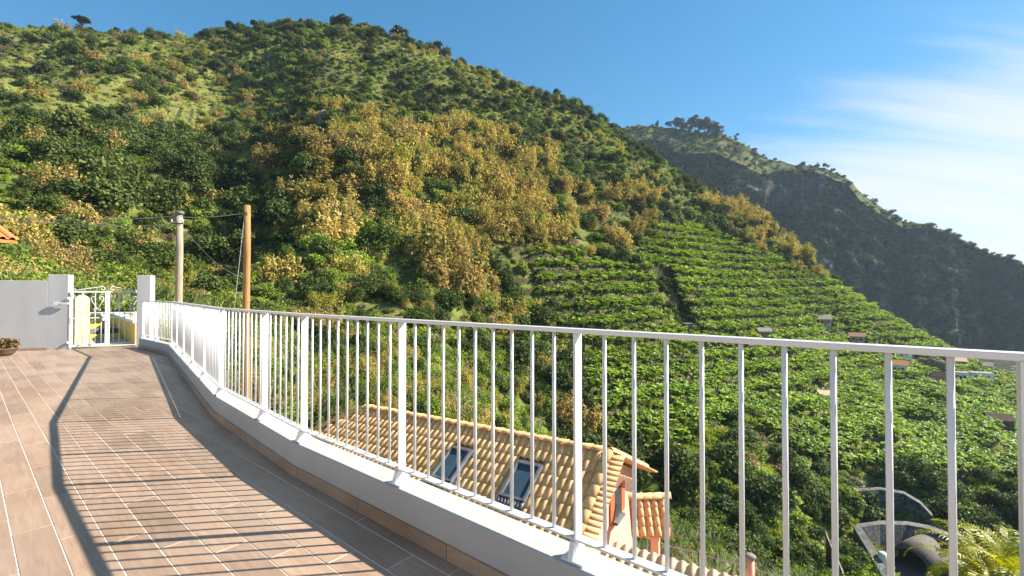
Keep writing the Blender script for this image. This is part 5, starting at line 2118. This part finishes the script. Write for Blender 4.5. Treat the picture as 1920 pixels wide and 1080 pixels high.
hut(1769, 722, 5.8, 4.4, 3.0, -1.1, T_RED, M['pink'], 'narrow pinkish house with steep faded roof below the rock face')
hut(1800, 712, 4.6, 3.6, 2.8, -0.6, T_GREY, M['whitewash'], 'plain white flat roofed house right of the rock face', flat=True)
hut(1838, 712, 7.2, 4.4, 2.8, -0.5, T_GREY, M['whitewash'], 'wide white flat roofed house at the end of the hamlet', flat=True)
hut(1846, 696, 5.2, 4.0, 2.4, -0.8, T_P, M['hut'], 'house with pale orange roof behind the wide white house')
hut(1797, 686, 4.6, 3.4, 2.0, -0.5, T_P, M['hut'], 'small tan roofed hut on the ridge above the hamlet', 'hut')
hut(1546, 752, 3.4, 2.8, 1.8, -0.3, T_P, M['hut'], 'tiny hut with tan roof in the middle of the banana field', 'hut')
hut(1872, 797, 5.6, 4.0, 1.7, -0.5, M['soil'], M['drystone'], 'low ruined stone hut overgrown with yellow weeds', 'hut')

# dark rock outcrop in the hamlet
def rock(px, py, w, h, label, seed):
    p = hit_terrain(px, py, 60)
    g = np.random.default_rng(seed)
    bm = bmesh.new()
    bmesh.ops.create_icosphere(bm, subdivisions=4, radius=1)
    for v in bm.verts:
        c = v.co
        k = 1 + 0.25 * math.sin(c.x * 9 + seed) * math.cos(c.z * 3) + 0.12 * math.sin(c.x * 23 + c.z * 5) + 0.08 * g.normal()
        v.co = Vector((c.x * k * w / 2, c.y * 2.5, c.z * h / 2 * (1 + 0.1 * math.sin(c.x * 12))))
    me = bpy.data.meshes.new('rock_outcrop')
    bm.to_mesh(me)
    bm.free()
    me.materials.append(M['drystone'])
    o = put('rock_outcrop', me, None, (p.x, p.y, tz(p.x, p.y) + h * 0.2), (0, 0, -0.7))
    tag(o, label, 'rock')
    CLEAR.append((p.x, p.y, -0.7, w / 2, 3.0))
    q = Vector((p.x, p.y, 0)).normalized()
    CLEAR.append((p.x - q.x * 3, p.y - q.y * 3, math.atan2(q.y, q.x), 3.5, w / 2))


rock(1742, 692, 12, 6.5, 'dark rock face between the orange roofed houses', 3)
rock(608, 232, 7, 7, 'pale streaked rock face high on the spur of the hill', 5)


def lamp_post(px, py, h, label):
    p = hit_terrain(px, py, 60)
    root = empty('street_lamp', (p.x, p.y, tz(p.x, p.y) - 0.3))
    tag(root, label, 'street lamp')
    MB().tube([(0, 0, 0), (0, 0, h)], [0.12, 0.07], 8).build('post', M['cable'], root, True)
    MB().box((-0.35, 0, h), (0.9, 0.25, 0.14)).build('lamp_head', M['whitewash'], root)


lamp_post(1354, 392, 8.5, 'pale street lamp standing on the ridge between shrubs and cliff')
lamp_post(1471, 462, 6.5, 'pale street lamp on the ridge beside the golden shrubs')
lamp_post(1900, 722, 7.5, 'street lamp at the end of the hamlet ridge')
for k in (1, 2):
    for c in ((tc_.x, tc_.y), (tc_.x - 4, tc_.y - 8), (tc_.x - 12, tc_.y - 18)):
        CLEAR.append((c[0], c[1], R(60), 6, 3.2))
        ROADS.append((c[0], c[1], R(60), 6, 3.0))
CLEAR.append((tc_.x + 1, tc_.y + 1, R(35), 11, 6))
hc = (Lr + Rr) / 2
ROADS.append((hc.x - hu.x * 2, hc.y - hu.y * 2, math.atan2(hu.y, hu.x), HL / 2 + 4.4, 5.6))
ROADS.append((E0.x + hu.x * 2, E0.y + hu.y * 2, math.atan2(hu.y, hu.x), 3.5, 3.6))
CLEAR.append((hc.x - hu.x * 2, hc.y - hu.y * 2, math.atan2(hu.y, hu.x), HL / 2 + 4.4, 5.6))
CLEAR.append((E0.x + hu.x * 2, E0.y + hu.y * 2, math.atan2(hu.y, hu.x), 3.5, 3.6))


# ------------------------------------------------------------------ single trees
def tree_at(base, h, spread, label, lean=(0.0, 0.0), umbrella=False, seed=0, group=None, n=900):
    g = np.random.default_rng(seed)
    root = empty('tree', base)
    tag(root, label, 'tree', group)
    tp = Vector((lean[0] * h, lean[1] * h, h * 0.72))
    tr = MB().tube([(0, 0, -0.8), (tp.x * 0.35, tp.y * 0.35, h * 0.3), (tp.x, tp.y, tp.z)], [h * 0.035, h * 0.028, h * 0.012], 7)
    lobes = []
    for i in range(11):
        a = g.uniform(0, math.tau)
        q = spread * g.uniform(0.15, 0.75)
        zz = h * (g.uniform(0.72, 0.92) if umbrella else g.uniform(0.22, 0.88))
        r = spread * g.uniform(0.28, 0.5)
        lobes.append((tp.x + q * math.cos(a), tp.y + q * math.sin(a), zz, r, r, r * (0.45 if umbrella else 0.85)))
        tr.tube([(tp.x * 0.6, tp.y * 0.6, h * 0.45), (tp.x + q * 0.6 * math.cos(a), tp.y + q * 0.6 * math.sin(a), (h * 0.45 + zz) / 2), (lobes[-1][0], lobes[-1][1], zz)], [h * 0.018, h * 0.011, h * 0.004], 5, False)
    tr.build('trunk', M['bark'], root, True)
    n = int(n * 2)
    p, d = crown_points(g, n, lobes, 0.4)
    nr = unit(d * 0.7 + g.normal(size=(n, 3)) * 0.8)
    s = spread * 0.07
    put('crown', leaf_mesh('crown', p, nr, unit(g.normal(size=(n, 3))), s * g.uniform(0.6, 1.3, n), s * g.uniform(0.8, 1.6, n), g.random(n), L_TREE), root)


def crest_tree(px, h, spread, label, **kw):
    """stand a tree on the skyline at a photo column"""
    D = np.linspace(200, 400, 800)
    d = ray(px, 300)
    x, y = d.x * D / d.y, D
    z = terrain_z(x, y)
    k = int(np.argmax((z - EYE) / D))
    tree_at(Vector((x[k], y[k], z[k])), h, spread, label, **kw)


crest_tree(148, 8.5, 5.0, 'lone umbrella shaped tree leaning on the bare skyline ridge', lean=(0.12, 0), umbrella=True, seed=21)
crest_tree(215, 4.0, 1.6, 'thin small tree on the ridge right of the umbrella tree', seed=22)
crest_tree(432, 7.0, 3.4, 'rounded dark tree standing clear on the ridge dip', seed=23)
crest_tree(478, 6.0, 4.4, 'squat broad tree on the ridge below the summit', seed=24)
crest_tree(560, 6.0, 2.4, 'slim tree on the ridge just left of the summit', seed=25)
crest_tree(640, 8.0, 6.5, 'wide dark tree crowning the hill summit', seed=26)
crest_tree(745, 7.0, 6.0, 'broad dark tree right of the summit above the field', seed=27)
crest_tree(815, 6.0, 4.0, 'small dark tree where the ridge begins to fall', seed=28)
crest_tree(1042, 7.0, 3.5, 'dark tree on the falling ridge above the rocks', seed=29)


def spur_point(px, u=-1.0):
    """a point on the mountain's brow at a photo column"""
    k = int(np.argmin(np.abs(FU[:, 0] - u)))
    ppx, _ = project(FX[k], FY[k], FZ[k])
    j = int(np.argmin(np.abs(ppx - px)))
    return Vector((FX[k, j], FY[k, j], FZ[k, j]))


GRP = 'trees along the mountain brow'
for i, (px, u, h, sp) in enumerate([(1232, -2, 10, 6), (1252, 0, 11, 6), (1268, -3, 17, 10), (1282, 2, 21, 11), (1293, -6, 23, 10), (1303, 0, 26, 11), (1312, 4, 25, 11), (1321, -4, 24, 10), (1330, 0, 24, 11), (1338, 5, 20, 10), (1347, -2, 15, 8)]):
    tree_at(spur_point(px, u), h, sp, 'tall dark tree in the grove crowning the mountain brow', seed=40 + i, group=GRP, n=700)
tree_at(spur_point(1381, -1), 12, 4.5, 'lone dark tree on the brow right of the mountain grove', seed=60)
for i, px in enumerate((1535, 1548, 1562, 1640, 1672)):
    tree_at(spur_point(px, -2), 7, 4, 'small dark tree on the edge above the bare cliff', seed=70 + i, group='small trees on the cliff edge', n=500)


# ------------------------------------------------------------------ palm below the terrace
def palm():
    L_PALM = leaf_mat('yellow green palm leaflets', [(0.34, 0.37, 0.030), (0.45, 0.42, 0.035)], 0.42, 0.42, 0.1, 0.5)
    c = at_depth(1868, 1060, 13.5)
    base = tz(c.x, c.y)
    root = empty('palm_tree', (c.x, c.y, base))
    tag(root, 'bushy yellow green feather palm below the terrace beside the ravine', 'palm')
    H_ = c.z - base
    for k in range(4):
        a = k * 1.7
        MB().tube([(0.25 * math.cos(a), 0.25 * math.sin(a), -0.3), (0.38 * math.cos(a), 0.38 * math.sin(a), H_ - 0.4 - 0.2 * k)], [0.09, 0.06], 8).build('trunk', M['bark'], root, True)
    g = np.random.default_rng(77)
    for i in range(80):
        a = i * 2.399 + g.uniform(-0.2, 0.2)
        el = R(g.uniform(28, 86))
        L = g.uniform(1.5, 2.3)
        dr = np.array([math.cos(a), math.sin(a), 0])
        st = np.array([0.38 * math.cos(1.7 * (i % 4)), 0.38 * math.sin(1.7 * (i % 4)), H_ - 0.5 - 0.2 * (i % 4)])
        p = st.copy()
        vs, fs, tn = [], [], []
        prev = None
        m = 26
        for j in range(m):
            t = j / m
            e = el - t ** 1.6 * R(125)
            dv = dr * math.cos(e) + np.array([0, 0, math.sin(e)])
            p2 = p + dv * L / m
            if j > 4:
                sd = np.cross(dv, np.array([0, 0, 1.0]))
                sd /= np.linalg.norm(sd) + 1e-9
                ll = 0.42 * math.sin(math.pi * (0.15 + 0.80 * t)) ** 0.7
                for s in (-1, 1):
                    tip = p + sd * s * ll * 0.80 + dv * ll * 0.55 + np.array([0, 0, 0.10 - 0.30 * g.random()]) * ll
                    md = (p + tip) / 2 + np.array([0, 0, 0.05])
                    b = len(vs)
                    wv = dv * 0.017
                    vs += [p - wv, p + wv, md + wv * 1.1, md - wv * 1.1, tip]
                    fs += [(b, b + 1, b + 2, b + 3), (b + 3, b + 2, b + 4)]
                    tn += [g.random()] * 2
            b = len(vs)
            wv = np.cross(dv, dr + np.array([0.01, 0, 0.3])); wv = wv / (np.linalg.norm(wv) + 1e-9) * 0.012
            vs += [p - wv, p + wv, p2 + wv, p2 - wv]
            fs.append((b, b + 1, b + 2, b + 3)); tn.append(0.6)
            p = p2
        me = mesh_from('frond', vs, fs, L_PALM)
        at = me.attributes.new('tone', 'FLOAT', 'FACE')
        at.data.foreach_set('value', np.array(tn, np.float32))
        put('frond', me, root)


palm()

# ------------------------------------------------------------------ plant the slopes
plan_hill()
plan_bananas()
plan_near()

# the mountain's own scrub
n = 20000
i0, j0 = rng.integers(8, FX.shape[0] - 82, n), rng.integers(0, FX.shape[1] - 1, n)
mx_, my_, mz_ = FX[i0, j0] + rng.normal(0, 1.5, n), FY[i0, j0] + rng.normal(0, 1.5, n), FZ[i0, j0]
mu, mt_ = FU[i0, j0], FT[i0, j0]
ppx, ppy = project(mx_, my_, mz_)
bare_k = np.exp(-(((ppx - 1500) / 95) ** 2 + ((ppy - 350) / 42) ** 2))
ok = (rng.random(n) > bare_k * 0.97) & (mz_ > -55)
meadow = mu < FB[i0, j0]
ok &= ~meadow | (rng.random(n) < 0.5) | (ppx > 1700)
half = rng.random(n) < 0.6
SC = 1.0 + 3.4 * rng.random(n) ** 2.2
half |= mu > FB[i0, j0] * 1.1
mtn = {'dark_bush': ok & half, 'green_bush': ok & ~half}

NAMES = {'dark_bush': ('evergreen_bush', 'dark'), 'near_dark_bush': ('evergreen_bush', 'dark'), 'green_bush': ('green_bush', 'green'), 'near_bush': ('green_bush', 'green'), 'light_bush': ('leafy_bush', 'light'), 'near_light_bush': ('leafy_bush', 'light'),
         'grey_bush': ('silvery_bush', 'grey'), 'golden_shrub': ('golden_shrub', 'gold'), 'near_golden_shrub': ('golden_shrub', 'gold'), 'dry_shrub': ('brown_shrub', 'dry'), 'banana_plant': ('banana_plant', 'banana')}
LABELS = {'dark': ('dark evergreen bush', 'bush', 'dark evergreen bushes on the slope'),
          'green': ('mid green leafy bush', 'bush', 'mid green bushes on the slope'),
          'light': ('bright light green bush', 'bush', 'light green bushes on the slope'),
          'grey': ('pale silvery green bush', 'bush', 'silvery bushes on the slope'),
          'gold': ('golden brown feathery shrub', 'shrub', 'golden shrubs on the slope'),
          'dry': ('dry brown twiggy shrub', 'shrub', 'dry brown shrubs on the slope'),
          'banana': ('broad leaved banana plant', 'banana plant', 'banana plants on the terraces')}
STUFF = {'dark_bush': 'further dark evergreen scrub', 'green_bush': 'further green scrub', 'light_bush': 'further light green scrub', 'grey_bush': 'further silvery scrub', 'golden_shrub': 'further golden brown scrub',
         'dry_shrub': 'further dry brown scrub', 'banana_plant': 'further banana plants', 'grass': 'grass tufts', 'cane': 'cane and reed leaves', 'near_bush': 'more green scrub', 'near_golden_shrub': 'more golden brown scrub', 'near_dark_bush': 'more dark scrub', 'near_light_bush': 'more light green scrub'}

# where a plant stands, for its label
WHERE = ['on the mixed scrub slope', 'among the banana terraces', 'in the golden thicket', 'on the grassy upper terraces', 'on the scrubby slope under the summit ridge', 'in the dark wooded gully', 'in the gully between banana fields',
         'on the near slope below the railing', 'just behind the gate and poles', 'above the tunnel walls', 'on the skyline ridge', 'at the edge of the banana terraces', 'on the slope above the grey wall', 'beside the pink house']


def where_of(pos):
    a, b = project(pos[:, 0], pos[:, 1], pos[:, 2] + 1)
    w = zone_of(a, b)
    r = np.hypot(pos[:, 0], pos[:, 1])
    w[(w == 0) & (a < 560) & (r < 110)] = 12
    w[(w == 0) & (a > 1500) & (b > 880)] = 9
    w[(w == 0) & (a > 1000) & (b > 440)] = 11
    w[(r < 62)] = 7
    w[(r < 62) & (a < 520)] = 8
    w[(r < 45) & (a > 1000) & (a < 1420)] = 13
    cy_ = np.interp(a, [q[0] for q in CREST], [q[1] for q in CREST])
    w[b < cy_ + 10] = 10
    return w


PZ, SZ = {}, {}
for kind, parts in PLANTS.items():
    if parts:
        PZ[kind] = where_of(np.concatenate([p[0] for p in parts]))
        SZ[kind] = float(np.mean(np.concatenate([p[2] for p in parts])[:, 0]))
# which plants show largest: a coarse picture of who covers what, nearest first
DECK_MASK = [(-50, 520), (130, 515), (135, 560), (262, 560), (270, 515), (292, 515), (292, 628), (330, 640), (360, 668), (420, 735), (500, 785), (570, 828), (690, 770), (1150, 845), (1215, 885), (1235, 930), (1230, 1000), (1400, 1080), (1400, 1200), (-50, 1200)]
CELL = 6
GW, GH = 1920 // CELL, 1080 // CELL
gx_, gy_ = np.meshgrid((np.arange(GW) + 0.5) * CELL, (np.arange(GH) + 0.5) * CELL)
cover = inside(gx_, gy_, DECK_MASK)
rows = []
for kind, parts in PLANTS.items():
    if kind in ('grass', 'cane') or not parts: continue
    pos = np.concatenate([p[0] for p in parts]); siz = np.concatenate([p[2] for p in parts])
    ht = siz[:, 2] * (1.9 if kind == 'banana_plant' else 0.9)
    rd_ = siz[:, 0] * (1.0 if kind == 'banana_plant' else 0.8)
    a, b = project(pos[:, 0], pos[:, 1], pos[:, 2] + ht * 0.6)
    dep = pos[:, 1]
    # hidden behind the ground?
    tt = np.linspace(0.25, 0.97, 40)
    top_z = pos[:, 2] + ht
    hid = np.zeros(len(pos), bool)
    for t in tt:
        zz = EYE + (top_z - EYE) * t
        hid |= terrain_z(pos[:, 0] * t, pos[:, 1] * t) > zz
    for i in range(len(pos)):
        if hid[i] or not (0 < a[i] < 1920 and 0 < b[i] < 1080): continue
        rows.append((dep[i], kind, i, a[i], b[i], F * rd_[i] / dep[i], F * ht[i] * 0.55 / dep[i]))
rows.sort(key=lambda q: q[0])
score = {}
for dep, kind, i, a, b, rx, ry in rows:
    x0, x1 = max(0, int((a - rx) / CELL)), min(GW, int((a + rx) / CELL) + 1)
    y0, y1 = max(0, int((b - ry) / CELL)), min(GH, int((b + ry) / CELL) + 1)
    sub = cover[y0:y1, x0:x1]
    s = int((~sub).sum())
    if s:
        score[(kind, i)] = s * (CELL * CELL) + min(1, rx * ry / 1000)
        sub[:] = True
chosen = {}
for grp in set(v[1] for v in NAMES.values()):
    cand = sorted(((s, k) for k, s in score.items() if NAMES.get(k[0], (0, 0))[1] == grp), reverse=True)[:290]
    for s, k in cand:
        chosen.setdefault(k[0], set()).add(k[1])

for kind, parts in PLANTS.items():
    if not parts: continue
    pos, turn, siz, pick = (np.concatenate([p[q] for p in parts]) for q in range(4))
    ch = chosen.get(kind, set())
    for i in sorted(ch):
        nm, grp = NAMES[kind]
        o = put(nm, SRC[kind][1][pick[i]], None, tuple(pos[i]), tuple(turn[i]))
        o.scale = tuple(siz[i])
        lb_, ct, gp_ = LABELS[grp]
        zi = int(PZ[kind][i])
        w = siz[i, 0] / SZ[kind]
        sz = 'large' if w > 1.2 else 'small' if w < 0.8 else 'medium sized'
        tall = 'tall ' if siz[i, 2] / siz[i, 0] > 1.15 else 'low ' if siz[i, 2] / siz[i, 0] < 0.8 else ''
        tag(o, f'{sz} {tall}{lb_} {WHERE[zi]}', ct, gp_)
    m = np.ones(len(pos), bool)
    m[list(ch)] = False
    pos, turn, siz, pick = pos[m], turn[m], siz[m], pick[m]
    if kind in mtn:
        k = mtn[kind]
        c_ = int(k.sum())
        pos = np.r_[pos, np.stack([mx_[k], my_[k], mz_[k] - 0.5], -1)]
        tn_ = np.zeros((c_, 3)); tn_[:, 2] = rng.uniform(0, math.tau, c_)
        turn = np.r_[turn, tn_]
        siz = np.r_[siz, np.stack([SC[k], SC[k], SC[k] * 0.9], -1)]
        pick = np.r_[pick, rng.integers(0, len(SRC[kind][1]), c_)]
    if len(pos):
        scatter({'grass': 'grass', 'cane': 'cane_leaves'}.get(kind, kind + '_scrub' if kind != 'banana_plant' else 'banana_foliage'), kind, pos, turn, siz, pick, STUFF[kind] + ' covering the slopes beyond the terrace')

# ------------------------------------------------------------------ haze in the valley air
lowz = float(min(TZ.min(), FZ.min())) - 1.0
highz = float(max(TZ.max(), FZ.max())) + 30.0
hz = MB().box((0, 460, (lowz + highz) / 2), (2400, 1400, highz - lowz)).build('haze', None)
hm = bpy.data.materials.new('valley haze')
hm.use_nodes = True
hm.node_tree.nodes.clear()
ho = N(hm.node_tree, 'ShaderNodeOutputMaterial')
hvn = N(hm.node_tree, 'ShaderNodeVolumePrincipled')
hvn.inputs['Color'].default_value = (0.62, 0.80, 1.0, 1)
hvn.inputs['Density'].default_value = 0.00009
hvn.inputs['Anisotropy'].default_value = 0.2
hm.node_tree.links.new(hvn.outputs[0], ho.inputs['Volume'])
hz.data.materials.append(hm)
tag(hz, 'thin blue haze filling the valley air', kind='stuff')
